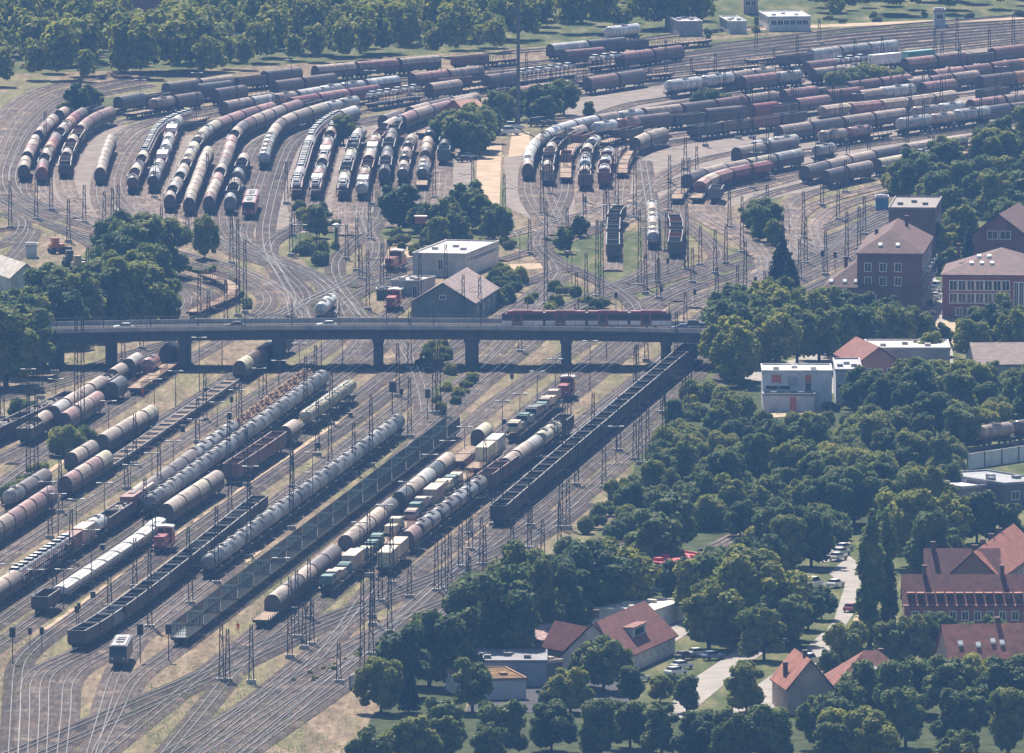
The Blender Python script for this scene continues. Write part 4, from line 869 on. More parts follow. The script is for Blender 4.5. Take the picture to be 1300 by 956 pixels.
# pale strips of trodden sand between the lower tracks
for i, (a, c, w) in enumerate([((60, 800), (320, 618), 3.0), ((200, 700), (430, 536), 3.2), ((80, 690), (300, 540), 2.2), ((300, 760), (560, 572), 2.6), ((470, 745), (700, 572), 2.4), ((640, 680), (880, 470), 2.4), ((590, 690), (850, 462), 2.0), ((150, 825), (330, 700), 2.2), ((0, 640), (180, 522), 2.0), ((330, 620), (470, 512), 2.0)]):
    p, q = G(*a), G(*c); d = (q - p).normalized(); nn = Vector((-d.y, d.x, 0)); rr = random.Random(i); N = 40; L_, R_ = [], []
    for k in range(N + 1):
        m = p.lerp(q, k / N); L_.append(m + nn * w * rr.uniform(.12, .42)); R_.append(m - nn * w * rr.uniform(.12, .42))
    sheet('sand_strip', [(x.x, x.y, 0) for x in L_ + R_[::-1]], .125 + .002 * i, 'sand', True)

# ------------------------------------------------------------------ bridge
def bridge():
    root = obj('road_bridge', None, None, (0, G(470, 470).y, 0))
    tag(root, 'long low concrete road bridge crossing the whole track field on stout piers', 'bridge')
    y0 = root.location.y; sc = mpp(470, 470)
    X = lambda u: (u - U0) * sc
    def zc(u): return .85 * (1 - ((u - 480) / 430) ** 2)
    W = 17.0; us = [-140, -60, 20] + list(range(55, 916, 20)) + [925]
    def strip(prof, mat, nm, holes=False):
        b = MB(); k = len(prof)
        vs = [(X(u), y, z + max(-.6, zc(u))) for u in us for y, z in prof]
        b.add(vs, [(k * i + j, k * i + (j + 1) % k, k * (i + 1) + (j + 1) % k, k * (i + 1) + j)[::-1] for i in range(len(us) - 1) for j in range(k)])
        b.f.append(list(range(k))); b.m.append(0); b.f.append([k * (len(us) - 1) + j for j in range(k)][::-1]); b.m.append(0)
        return obj(nm, b.mesh(nm, mat), root)
    strip([(.9, 5.4), (1.1, 7.0), (0, 7.2), (0, 7.55), (W, 7.55), (W, 7.2), (W - 1.1, 7.0), (W - .9, 5.4)][::-1], 'beam', 'deck')
    strip([(1.4, 7.56), (1.4, 7.59), (W - 1.4, 7.59), (W - 1.4, 7.56)][::-1], 'asphalt', 'roadway')
    for y in (.02, W - .22): strip([(y, 7.56), (y, 8.4), (y + .2, 8.4), (y + .2, 7.56)][::-1], 'concrete', 'parapet')
    t = MB()
    for y in (6.2, 7.66, 9.4, 10.86):
        for i in range(len(us) - 1):
            a, c = us[i], us[i + 1]
            t.bar((X(a), y, 7.62 + max(-.6, zc(a))), (X(c), y, 7.62 + max(-.6, zc(c))), .06)
    obj('tram_rails', t.mesh('tram_rails', 'rail'), root)
    r = MB()
    for y in (.12, W - .12):
        for u in range(60, 922, 6): r.bar((X(u), y, 8.4 + zc(u)), (X(u), y, 8.95 + zc(u)), .04)
        for i in range(len(us) - 1):
            a, c = us[i], us[i + 1]; r.bar((X(a), y, 8.98 + max(-.6, zc(a))), (X(c), y, 8.98 + max(-.6, zc(c))), .055)
    obj('railing', r.mesh('railing', 'steel'), root)
    for u, w in ((70, 18), (140, 13), (234, 14), (354, 15), (480, 12), (599, 17), (719, 13), (846, 12), (918, 12)):
        b = MB(); b.box(X(u), W / 2, 2.75 + zc(u) / 2, w * sc, W - 3.2, 5.5 + zc(u)); b.box(X(u), W / 2, 5.1 + zc(u), w * sc + .5, W - 2.2, .62)
        obj('pier', b.mesh('pier', 'beam'), root)
    n = MB()
    for u in range(70, 920, 60):                                   # mast for the tram wires
        n.bar((X(u), 8.53, 7.6 + zc(u)), (X(u), 8.53, 13.0 + zc(u)), .1, 6); n.bar((X(u), 5.8, 12.6 + zc(u)), (X(u), 11.2, 12.6 + zc(u)), .05)
    obj('wire_mast', n.mesh('wire_masts', 'lattice'), root)
    j = MB()
    for u in list(range(62, 920, 21)): j.box(X(u), .86 - .0, 6.3 + zc(u), .12, .12, 1.5)
    for u in (74, 144, 238, 360, 485, 606, 724, 850): j.bar((X(u), 1.3, .2), (X(u), 1.3, 5.3 + zc(u)), .14, 6); j.bar((X(u), 1.3, 5.3 + zc(u)), (X(u), .6, 7.0 + zc(u)), .14, 6)
    obj('drainpipe', j.mesh('joints_and_drains', 'black'), root)
    return y0, sc, X, zc
BY, BS, BX, BZ = bridge()
def tram():
    x0, x1 = BX(637), BX(853); L = x1 - x0; y = BY + 6.93
    root = obj('tram', None, None, (x0, y, 7.62 + BZ(745))); tag(root, 'long red and white articulated tram running across the bridge', 'tram')
    n = 4; seg = L / n; w = 1.2
    for k in range(n):
        a, c = k * seg + (.25 if k else 0), (k + 1) * seg - (.25 if k < n - 1 else 0)
        sa = 1.0 if k == 0 else 0; sc_ = 1.0 if k == n - 1 else 0
        b = MB()
        pr = [(a, .35), (c, .35), (c, 1.5), (c, 1.85), (c, 3.2), (a, 3.2), (a, 1.85), (a, 1.5)]
        if sa: pr = [(a, .4), (c, .35), (c, 3.2), (a + 1.1, 3.2), (a + .1, 1.7)]
        if sc_: pr = [(a, .35), (c, .4), (c - .1, 1.7), (c - 1.1, 3.2), (a, 3.2)]
        m = len(pr); vs = [(x, -w, z) for x, z in pr] + [(x, w, z) for x, z in pr]
        b.add(vs, [tuple(range(m)), tuple(range(m, 2 * m))[::-1]] + [(i, m + i, m + (i + 1) % m, (i + 1) % m) for i in range(m)])
        s = obj('section', b.mesh('tram_section', 'clean'), root, (0, 0, 0), 0, (.20, .03, .035))
        r = MB(); r.prism([(1.18, 3.2), (1.05, 3.5), (-1.05, 3.5), (-1.18, 3.2)], a + (1.1 if sa else .05), c - (1.1 if sc_ else .05))
        r.box((a + c) / 2, 0, 3.55, (c - a) * .5, 1.5, .18)
        obj('roof', r.mesh('tram_roof', 'clean'), root, (0, 0, 0), 0, (.24, .035, .04))
        g = MB(); q = (c - a) / 4
        for i in range(4):
            for yy in (-w - .02, w + .02):
                if i == 1: g.box(a + q * (i + .5), yy, 1.75, q * .6, .03, 2.15)
                else: g.box(a + q * (i + .5), yy, 2.3, q * .97, .03, 1.05)
        obj('window', g.mesh('tram_windows', 'glass'), root)
        p = MB()
        for i in (0, 2, 3):
            for yy in (-w - .02, w + .02): p.box(a + q * (i + .5), yy, 1.05, q * .95, .03, .95)
        obj('side_panel', p.mesh('tram_panels', 'clean'), root, (0, 0, 0), 0, (.74, .72, .72))
        if k < n - 1:
            j = MB(); j.box((k + 1) * seg, 0, 1.8, .48, 2.1, 2.7); obj('bellows', j.mesh('tram_bellows', 'black'), root)
        u = MB()
        for x in ((a + c) / 2 - .9, (a + c) / 2 + .9):
            for yy in (-.75, .75): u.add(*[(lambda t: ([(X_, Y_ + yy, Z_) for X_, Y_, Z_ in t[0]], t[1]))(disc(x, 0, .32))][0])
        obj('bogie', u.mesh('tram_bogie', 'black'), root)
tram()
for u, cn, lane, lab in ((156, 'silver', 3.2, 'silver car on the bridge furthest left'), (297, 'dark', 3.2, 'dark car on the left half of the bridge'), (414, 'white', 3.2, 'white car on the bridge above the white tank wagon'), (864, 'blue', 3.4, 'blue car just behind the tram on the bridge'), (884, 'dark', 13.0, 'dark car in the far lane by the bridge end')):
    car((BX(u), BY + lane, 7.6 + BZ(u)), math.pi if lane < 8 else 0, COL[cn], lab, 'car', 'car', 'cars on the bridge')

# ------------------------------------------------------------------ buildings
def building(name, label, p0, p1, depth, h, roof='flat', rh=3.0, ridge='x', wall=(.4, .37, .34), roofc=(.25, .24, .24), wins=(), over=.4, cat='building', skylights=(), chimneys=(), doors=()):
    a, c = G(*p0), G(*p1); e = c - a; w = e.length; ang = math.atan2(e.y, e.x)
    root = obj(name, None, None, (a.x, a.y, 0), ang); tag(root, label, cat)
    b = MB(); b.box(w / 2, depth / 2, h / 2 - .1, w, depth, h + .2)
    if roof == 'gable':
        if ridge == 'x':
            for x in (0, w): b.add([(x, .01, h), (x, depth - .01, h), (x, depth / 2, h + rh)], [(0, 1, 2) if x else (2, 1, 0)])
        else:
            for y in (0, depth): b.add([(.01, y, h), (w - .01, y, h), (w / 2, y, h + rh)], [(0, 1, 2) if not y else (2, 1, 0)])
    obj('wall', b.mesh('walls', 'wall'), root, (0, 0, 0), 0, wall)
    r = MB(); o = over; mt = 'tile'
    if roof == 'flat':
        mt = 'wall'; r.box(w / 2, depth / 2, h + .16, w - .3, depth - .3, .1)
        for y in (0, depth): r.box(w / 2, y, h + .28, w + .3, .3, .5)
        for x in (0, w): r.box(x, depth / 2, h + .28, .3, depth - .32, .5)
        for k in range(3): r.box(w * (.2 + .27 * k), depth * (.35 + .2 * (k % 2)), h + .5, 1.2, 1.6, .6)
    else:
        t = .22
        if roof == 'gable' and ridge == 'x': P = [(-o, -o, h - .2), (w + o, -o, h - .2), (w + o, depth + o, h - .2), (-o, depth + o, h - .2), (-o, depth / 2, h + rh), (w + o, depth / 2, h + rh)]; FS = [(0, 1, 5, 4), (2, 3, 4, 5)]
        elif roof == 'gable': P = [(-o, -o, h - .2), (w + o, -o, h - .2), (w + o, depth + o, h - .2), (-o, depth + o, h - .2), (w / 2, -o, h + rh), (w / 2, depth + o, h + rh)]; FS = [(1, 2, 5, 4), (3, 0, 4, 5)]
        else:
            k = min(w, depth) / 2
            P = [(-o, -o, h - .1), (w + o, -o, h - .1), (w + o, depth + o, h - .1), (-o, depth + o, h - .1)]
            P += [(k, depth / 2, h + rh), (w - k, depth / 2, h + rh)] if w >= depth else [(w / 2, k, h + rh), (w / 2, depth - k, h + rh)]
            FS = [(0, 1, 5, 4), (1, 2, 5), (2, 3, 4, 5), (3, 0, 4)] if w >= depth else [(0, 1, 4), (1, 2, 5, 4), (2, 3, 5), (3, 0, 4, 5)]
        r.add([(x, y, z + t) for x, y, z in P], FS); r.add(P, [f[::-1] for f in FS])
        for i in range(4): 
            j = (i + 1) % 4; q = [P[i], P[j], (P[j][0], P[j][1], P[j][2] + t), (P[i][0], P[i][1], P[i][2] + t)]
            if roof == 'hip' or (ridge == 'x') == (i % 2 == 0): r.add(q, [(0, 1, 2, 3)])
    ro = obj('roof', r.mesh('roof', mt), root, (0, 0, 0), 0, roofc)
    for (face, n, zs, ww, wh, x0, x1) in wins:
        for z in zs:
            for i in range(n):
                f = MB(); x = x0 + (x1 - x0) * (i + .5) / n
                def fb(cx, cz, sx, sz, d, th=.08):
                    if face == 'f': f.box(cx * w, -d, cz, sx, th, sz)
                    elif face == 'r': f.box(w + d, cx * depth, cz, th, sx, sz)
                    else: f.box(-d, cx * depth, cz, th, sx, sz)
                fb(x, z, ww, wh, .0, .06)
                f.mat(1)
                L_ = w if face == 'f' else depth
                for s in (-1, 1): fb(x + s * (ww / 2 + .06) / L_, z, .13, wh + .24, .03)
                for s in (-1, 1): fb(x, z + s * (wh / 2 + .06), ww - .01, .13, .03)
                fb(x, z, .08, wh - .1, .03)
                obj('window', f.mesh('window', ['glass', 'white_line']), root)
    for (x, z, ww, wh, cc) in doors:
        f = MB(); f.box(x * w, -.03, z, ww, .1, wh); obj('panel', f.mesh('panel', 'clean'), root, (0, 0, 0), 0, cc)
    for (x, t) in skylights:                                       # on the front slope
        f = MB(); dy = (depth / 2 if roof != 'hip' or w >= depth else min(w, depth) / 2); y = t * dy; z = h + .62 + rh * t
        sl = math.atan2(rh, dy); s = .42
        vs = [(x * w - .4, y - s * math.cos(sl), z - s * math.sin(sl)), (x * w + .4, y - s * math.cos(sl), z - s * math.sin(sl)), (x * w + .4, y + s * math.cos(sl), z + s * math.sin(sl)), (x * w - .4, y + s * math.cos(sl), z + s * math.sin(sl))]
        f.add(vs + [(p[0], p[1], p[2] - .5) for p in vs], [(0, 1, 2, 3), (0, 4, 5, 1), (1, 5, 6, 2), (2, 6, 7, 3), (3, 7, 4, 0)])
        obj('skylight', f.mesh('skylight', 'skyglare'), ro)
    for (x, y, z0, hh) in chimneys:
        f = MB(); f.box(x * w, y * depth, z0 + hh / 2, .7, .9, hh); f.box(x * w, y * depth, z0 + hh + .1, .9, 1.1, .2); obj('chimney', f.mesh('chimney', 'wall'), ro, (0, 0, 0), 0, (.12, .06, .05))
    return root, w, depth, ang
M['skyglare'] = flat_mat('skylight_glare', (.85, .86, .86), .25, .0, var=.05)  # white base colour paints the bright sky reflection on the panes
BR, RD, DR = (.16, .06, .05), (.24, .082, .06), (.15, .08, .07)
def dormers(root, w, h, depth, rh, n, x0, x1, t=.35, dw=1.4, dh=1.3, roofc=RD, wallc=(.45, .35, .3)):
    for i in range(n):
        x = (x0 + (x1 - x0) * (i + .5) / n) * w; y = t * depth / 2; z = h + rh * t
        b = MB(); dd = min(depth * .3, dh * depth / 2 / rh); b.box(x, y + dd / 2, z + dh / 2, dw, dd, dh)
        o = obj('dormer', b.mesh('dormer', 'wall'), root, (0, 0, 0), 0, wallc)
        g = MB(); g.box(x, y - .03, z + dh * .55, dw * .65, .05, dh * .55); obj('window', g.mesh('dormer_window', 'glass'), o)
        r = MB(); r.box(x, y + dd / 2 - .1, z + dh + .08, dw + .4, dd + .3, .16); obj('roof', r.mesh('dormer_roof', 'tile'), o, (0, 0, 0), 0, roofc)
building('white_hall', 'long pale flat-roofed hall with a window band above the engine shed', (524, 351), (591, 352.3), 34, 4.8, wall=(.56, .52, .47), roofc=(.50, .48, .46), wins=[('r', 12, [3.6], 2.2, .9, .05, .95), ('f', 1, [2.8], 1.0, 2.2, .45, .6)])
building('engine_shed', 'old grey gabled engine shed with a pale tiled roof just behind the bridge', (522, 408), (602, 409), 37, 4.0, 'gable', 4.2, 'y', (.16, .18, .18), (.34, .26, .24), wins=[('f', 1, [5.2], 1.2, .8, .45, .55), ('r', 4, [2.2], 1.6, 1.2, .05, .95)])
building('service_hut', 'small flat-roofed plaster hut left of the engine shed', (496, 378), (531, 379), 12, 3.4, wall=(.50, .42, .38), roofc=(.42, .40, .38), wins=[('f', 1, [1.6], .9, 1.9, .8, .95)])
building('storage_shed', 'dark container shed behind the red shunter', (478, 381), (511, 381), 5, 1.9, wall=(.07, .08, .08), roofc=(.2, .2, .2))
building('workshop_hall', 'white metal-roofed workshop behind the dark trees at left', (14, 372), (52, 371), 46, 3.2, 'gable', 3.0, 'y', (.5, .48, .46), (.50, .45, .40))
building('site_cabin', 'small pale cabin behind the white workshop', (33, 328), (46, 328), 5, 2.6, wall=(.55, .55, .55), roofc=(.4, .4, .4))
building('brick_office', 'long red brick office with rows of pale windows and skylights', (1196, 405), (1340, 406), 26, 9.4, 'hip', 4.6, 'x', (.21, .075, .075), DR,
         wins=[('f', 7, [7.2, 4.5], 1.5, 2.0, .06, .6), ('f', 2, [5.0], .8, 5.8, .63, .72), ('f', 5, [1.6], 1.4, 1.6, .1, .6)], skylights=[(.25, .4), (.34, .4), (.43, .4), (.31, .66), (.40, .66)], chimneys=[(.12, .5, 12.5, 2.4)])
building('brick_office', 'brick gable house rising behind the long red office', (1236, 345), (1300, 346), 30, 8.5, 'gable', 4.2, 'y', (.19, .075, .07), DR, wins=[('f', 2, [8.2], 2.2, 1.7, .25, .75)])
rt, w_, d_, a_ = building('apartment_block', 'tall dark brick apartment block with roof terraces beside the right tracks', (1088, 402), (1170, 402.6), 42, 13.5, 'hip', 4.5, 'y', (.15, .075, .07), DR,
         wins=[('f', 3, [10.6, 7.6], 1.3, 1.7, .05, .75), ('r', 5, [3, 6, 9, 11.2], 2.2, 1.8, .05, .95)], skylights=[(.35, .3), (.62, .3)], chimneys=[(.65, .72, 14, 5.0), (.2, .6, 13, 3.5)])
for z in (3.4, 6.4, 9.4):
    for k in range(4):
        b = MB(); b.box(w_ + .75, 6 + k * 9.5, z, 1.5, 3.6, .18); b.box(w_ + 1.45, 6 + k * 9.5, z + .55, .08, 3.6, .9); obj('balcony', b.mesh('balcony', 'wall'), rt, (0, 0, 0), 0, (.5, .48, .48))
building('apartment_block', 'flat-topped rear block behind the dark apartment house', (1128, 345), (1187, 345.4), 30, 13.8, 'flat', wall=(.15, .08, .075), roofc=(.2, .17, .16), wins=[('r', 4, [4, 7, 10], 1.8, 1.6, .1, .9)])
building('apartment_block', 'lower hipped wing with three bright skylights in front of the dark block', (1046, 402), (1118, 402.6), 26, 6.2, 'hip', 4.6, 'x', (.17, .09, .08), DR, wins=[('f', 5, [4.0], 1.2, 1.6, .05, .95)], skylights=[(.12, .2), (.36, .2), (.56, .2)], chimneys=[(.3, .6, 9, 2.4), (.7, .6, 9, 2.6)])
rt, w_, d_, a_ = building('white_office', 'white cube office with orange panels above the right wood', (968, 520), (1056, 520), 14, 7.4, wall=(.62, .60, .66), roofc=(.6, .58, .58),
         doors=[(.20, 6.2, 1.9, 1.5, (.62, .13, .05)), (.66, 6.2, 1.2, 1.5, (.62, .13, .05)), (.44, 5.6, 2.0, 2.0, (.35, .36, .4)), (.66, 4.6, 1.1, 1.5, (.04, .04, .05))], wins=[('f', 1, [4.4], 5.0, .8, .05, .4), ('r', 5, [5.5, 2.5], 2.0, 1.2, .05, .95)])
building('white_office', 'low white annex in front of the orange-panelled cube', (969, 523), (1034, 523), 4.5, 3.2, wall=(.62, .60, .65), roofc=(.25, .25, .27), doors=[(.58, 1.5, 1.3, 2.9, (.6, .13, .05))])
building('white_office', 'white rear wing right of the orange-panelled cube', (1061, 512), (1094, 512), 24, 6.4, wall=(.58, .57, .62), roofc=(.35, .34, .36), wins=[('f', 1, [3.4], 4.6, .8, .1, .9)])
building('brick_house', 'small red gabled house with a skylight behind the white cube', (1089, 487), (1143, 486), 22, 4.0, 'gable', 3.3, 'y', (.42, .20, .16), RD, wins=[('f', 3, [2.4], 1.2, 1.2, .1, .9)])
building('flat_workshop', 'long low pale flat-roofed workshop right of the red gabled house', (1101, 470), (1206, 470), 18, 4.2, wall=(.42, .36, .34), roofc=(.5, .47, .45))
building('tiled_hall', 'wide brown-roofed hall at the right edge above the wood', (1240, 484), (1345, 483.4), 24, 3.4, 'gable', 3.2, 'x', (.35, .33, .33), (.19, .13, .11))
building('workshop', 'grey workshop with pale roof at the right edge below the noise wall', (1222, 645), (1272, 641), 22, 3.6, wall=(.30, .20, .18), roofc=(.5, .48, .5), wins=[('f', 4, [2.0], 1.2, 1.4, .1, .9)])
building('workshop', 'dark workshop at the right edge beside the pale-roofed one', (1275, 646), (1335, 642), 22, 4.4, wall=(.14, .13, .15), roofc=(.25, .26, .28), wins=[('f', 3, [2.4], 1.6, 1.4, .1, .9)])
building('red_shop', 'flat building with a red fascia hidden behind street trees', (846, 752), (932, 746), 20, 4.6, wall=(.35, .33, .34), roofc=(.42, .04, .06))
rt, w_, d_, a_ = building('red_roofed_house', 'house with a big red tiled roof and a wide dormer near the street', (793, 858), (857, 829), 11, 3.0, 'gable', 5.6, 'x', (.52, .48, .44), (.20, .075, .056), wins=[('f', 7, [1.9], .9, 1.3, .08, .92)], over=.5, chimneys=[(.06, .5, 9.4, 1.2)])
dormers(rt, w_, 3.0, d_, 5.6, 1, .2, .75, .3, 9.0, 2.0, (.21, .08, .065), (.42, .42, .42))
building('red_roofed_house', 'small steep annex left of the big red roof', (736, 850), (766, 848), 12, 2.6, 'gable', 4.2, 'y', (.3, .27, .25), (.19, .065, .055))
building('timber_shed', 'dark timber shed with a long thin roof under the big trees', (686, 838), (736, 822), 8, 3.4, 'gable', 1.0, 'x', (.05, .04, .04), (.35, .22, .2))
building('garage_block', 'flat grey garage block at the bottom behind the planted roof', (600, 872), (694, 872), 16, 4.0, wall=(.30, .32, .36), roofc=(.18, .18, .2), wins=[('f', 1, [3.0], 1.0, .6, .06, .14)])
rt, w_, d_, a_ = building('planted_roof_shed', 'low shed with a rusty planted roof at the lower edge', (592, 890), (668, 888), 16, 3.2, wall=(.5, .5, .54), roofc=(.3, .16, .08))
b = MB(); b.box(w_ / 2, d_ / 2, 3.42, w_ - .5, d_ - .5, .3); obj('sedum_mat', b.mesh('sedum_mat', 'sedum'), rt)
building('carport', 'small pale-roofed carport left of the round garden tree', (694, 862), (714, 860), 7, 2.6, wall=(.16, .14, .13), roofc=(.52, .42, .34))
building('container_row', 'row of pale containers behind the red-roofed house', (830, 800), (872, 786), 14, 3.0, wall=(.6, .58, .55), roofc=(.6, .56, .5))
# the long red-roofed housing blocks, lower right
rt, w_, d_, a_ = building('terraced_block', 'long red-tiled housing block with a row of roof dormers', (1148, 820), (1350, 820), 10, 7.0, 'gable', 4.6, 'x', (.30, .13, .105), (.17, .055, .045), wins=[('f', 12, [5.2, 2.3], 1.0, 1.4, .03, .97)], chimneys=[(.13, .5, 11.4, 1.8), (.62, .5, 11.4, 1.8)])
b = MB(); b.add([(-.3, -.6, 6.95), (w_ + .3, -.6, 6.95), (w_ + .3, .95, 7.95), (-.3, .95, 7.95)], [(0, 1, 2, 3)]); obj('skirt_roof', b.mesh('skirt_roof', 'tile'), rt, (0, 0, 0), 0, (.36, .14, .095))  # lit skirt and shaded main roof painted as pale and dark tiles
dormers(rt, w_, 7.0, d_, 4.6, 16, .01, .99, .16, .95, 1.2, (.45, .2, .14), (.18, .09, .08))  # dormer roofs likewise carry sunlight in their pale tile colour
rt, w_, d_, a_ = building('terraced_block', 'dark hipped red roof directly behind the long dormered block', (1176, 784), (1268, 784), 10, 7.0, 'gable', 4.4, 'x', (.22, .13, .11), (.15, .05, .045), chimneys=[(.1, .5, 11.0, 1.6)])  # roof colour darkened for a slope that lies in shade
rt, w_, d_, a_ = building('terraced_block', 'bright red roofed wing with a row of chimneys at the right edge', (1268, 785), (1318, 748), 9, 7.0, 'gable', 4.4, 'x', (.24, .14, .11), (.33, .125, .085), wins=[('f', 9, [5, 2.3], 1.0, 1.4, .05, .95)], chimneys=[(.1 + .2 * i, .55, 10.6, 1.5) for i in range(4)])  # roof colour brightened for a slope that catches the sun
rt, w_, d_, a_ = building('red_roofed_house', 'hipped red-roofed house left of the bottom right trees', (1060, 902), (1168, 900), 12, 4.0, 'hip', 5.0, 'x', (.38, .28, .24), (.26, .09, .065), chimneys=[(.62, .55, 7.6, 1.6)], skylights=[(.5, .4)])
rt, w_, d_, a_ = building('red_roofed_house', 'pale red gabled house at the bottom beside the road', (1000, 908), (1058, 907), 16, 4.2, 'gable', 4.8, 'y', (.4, .3, .25), (.34, .13, .085), chimneys=[(.5, .35, 7.5, 2.4), (.12, .5, 5.5, 2.2)])
rt, w_, d_, a_ = building('red_roofed_house', 'red roof with four small skylights at the right edge', (1206, 876), (1345, 873), 11, 5.0, 'gable', 5.2, 'x', (.38, .28, .24), (.30, .11, .075), chimneys=[(.50, .55, 8.6, 2.6)], skylights=[(.12, .4), (.28, .35), (.42, .45), (.5, .4)])
# far buildings
building('warehouse', 'long white warehouse behind the empty tracks', (976, 40), (1029, 39.6), 22, 3.6, wall=(.62, .6, .58), roofc=(.6, .6, .6), wins=[('f', 6, [2.4], 1.4, 1.2, .05, .95)])
building('warehouse', 'shorter white warehouse left of the long one', (926, 43), (948, 42.8), 20, 3.0, wall=(.58, .57, .56), roofc=(.55, .55, .55))
building('warehouse', 'purplish flat hall at the far forest edge', (862, 46), (892, 45.7), 26, 3.6, wall=(.36, .33, .36), roofc=(.4, .38, .4))
building('signal_box', 'small grey tower hut standing beyond the empty tracks', (1186, 36), (1200, 36), 8, 4.6, wall=(.42, .42, .44), roofc=(.3, .3, .32), wins=[('f', 1, [3.2], 1.6, 1.2, .2, .8)])
building('brick_house', 'brick house half hidden in trees beside the gravel yard', (598, 174), (624, 173), 18, 5.0, 'gable', 3.4, 'x', (.24, .11, .09), (.40, .2, .14))
building('brick_house', 'red-roofed hall deep in the far forest', (118, 22), (216, 20), 60, 8.0, 'gable', 4.0, 'x', (.4, .2, .16), (.42, .15, .12))
building('tower_block', 'pinkish tower among the far trees', (944, 18), (962, 18), 20, 12.0, wall=(.45, .35, .33), roofc=(.4, .3, .3), wins=[('f', 2, [3, 6, 9], 1.2, 1.2, .1, .9)])
building('blue_kiosk', 'bright blue cabin beside the right-hand tracks', (1112, 268), (1128, 268), 6, 2.8, wall=(.06, .22, .42), roofc=(.35, .35, .4))
# noise wall and fences
def fence(name, label, pts, h, mat, color, cat='wall', base=0.0):
    P = [G(u, v) for u, v in pts]; root = obj(name, None, None, P[0]); tag(root, label, cat)
    b = MB(); q = MB()
    for a, c in zip(P, P[1:]):
        n = max(1, int((c - a).length / 5))
        d = (c - a).normalized(); nn = Vector((-d.y, d.x, 0)) * .08
        for k in range(n):
            s, e = a.lerp(c, (k + .04) / n) - P[0], a.lerp(c, (k + .96) / n) - P[0]
            b.add([s - nn, e - nn, e + nn, s + nn] + [x + Vector((0, 0, h)) for x in (s - nn, e - nn, e + nn, s + nn)], [(3, 2, 1, 0), (4, 5, 6, 7), (0, 1, 5, 4), (1, 2, 6, 5), (2, 3, 7, 6), (3, 0, 4, 7)])
            m = a.lerp(c, k / n) - P[0]; q.box(m.x, m.y, h / 2, .22, .5, h + .1)
    obj('panel', b.mesh('fence_panels', mat), root, (0, 0, base), 0, color); obj('post', q.mesh('fence_posts', 'steel'), root, (0, 0, base))
fence('noise_wall', 'pale noise barrier below the tan tanks at the right edge', [(1228, 596), (1336, 580)], 3.0, 'wall', (.66, .66, .66))
fence('noise_wall', 'pale barrier wall beside the curving double track', [(780, 712), (850, 690)], 2.2, 'wall', (.5, .5, .5))
fence('noise_wall', 'slim grey wall along the track at the bottom', [(444, 876), (500, 845), (520, 832)], 2.4, 'wall', (.45, .46, .5))
# ------------------------------------------------------------------ masts, lamps, signals
def nearest_wagon(p, k=0):
    return sorted(WAG, key=lambda w: (w[0] - p).length_squared)[k][1]
def lattice_mesh(h):
    b = MB(); w0, w1 = .42, .2; n = max(4, int(h / 1.5))
    c = lambda s, t, z: (s * (w0 + (w1 - w0) * z / h), t * .28, z)
    for s in (-1, 1):
        for t in (-1, 1): b.bar(c(s, t, 0), c(s, t, h), .115)
    for k in range(n):
        z0, z1 = h * k / n, h * (k + 1) / n
        for t in (-1, 1): b.bar(c(-1 if k % 2 else 1, t, z0), c(1 if k % 2 else -1, t, z1), .065)
    return b.mesh('lattice_mast', 'lattice')
def arm_mesh(h, side):
    b = MB(); z = h * .62
    b.bar((0, 0, z), (side * 3.2, 0, z + .2), .05); b.bar((0, 0, z + 1.5), (side * 3.2, 0, z + .25), .04); b.bar((side * 1.6, 0, z), (side * 3.4, 0, z - .6), .035); b.box(side * .9, 0, z + .05, .3, .12, .16)
    return b.mesh('catenary_arm', 'lattice')
FOOT = MB().box(0, 0, .2, 1.6, 1.1, .9).mesh('mast_foot', 'concrete')
HS = {}
USED = {}
def uniq(base, opts):
    for o in opts:
        l = f'{base} {o}'
        if l not in USED and len(l.replace('-', ' ').split()) <= 16: USED[l] = 1; return l
    l = f'{base} {opts[0]}'; USED[l] = USED.get(l, 0) + 1; return l
def beside(p):
    a = [nearest_wagon(p, k) for k in range(4)]
    return [f'{w} {x}' for x in a for w in ('beside', 'past', 'off', 'across from')]
def mast(u, v, top):
    p = G(u, v); h = max(7, min(30, (v - top) * mpp(u, v) / CP)); hk = round(h)
    if hk not in HS: HS[hk] = (lattice_mesh(hk), arm_mesh(hk, 1), arm_mesh(hk, -1))
    r = obj('catenary_mast', None, None, p); tag(r, uniq('lattice mast', beside(p)), 'mast', 'lattice masts of the overhead line')
    obj('tower', HS[hk][0], r); obj('foot', FOOT, r, (0, 0, .04))
    if h < 20:
        s = R.choice((0, 1)); obj('arm', HS[hk][1 + s], r)
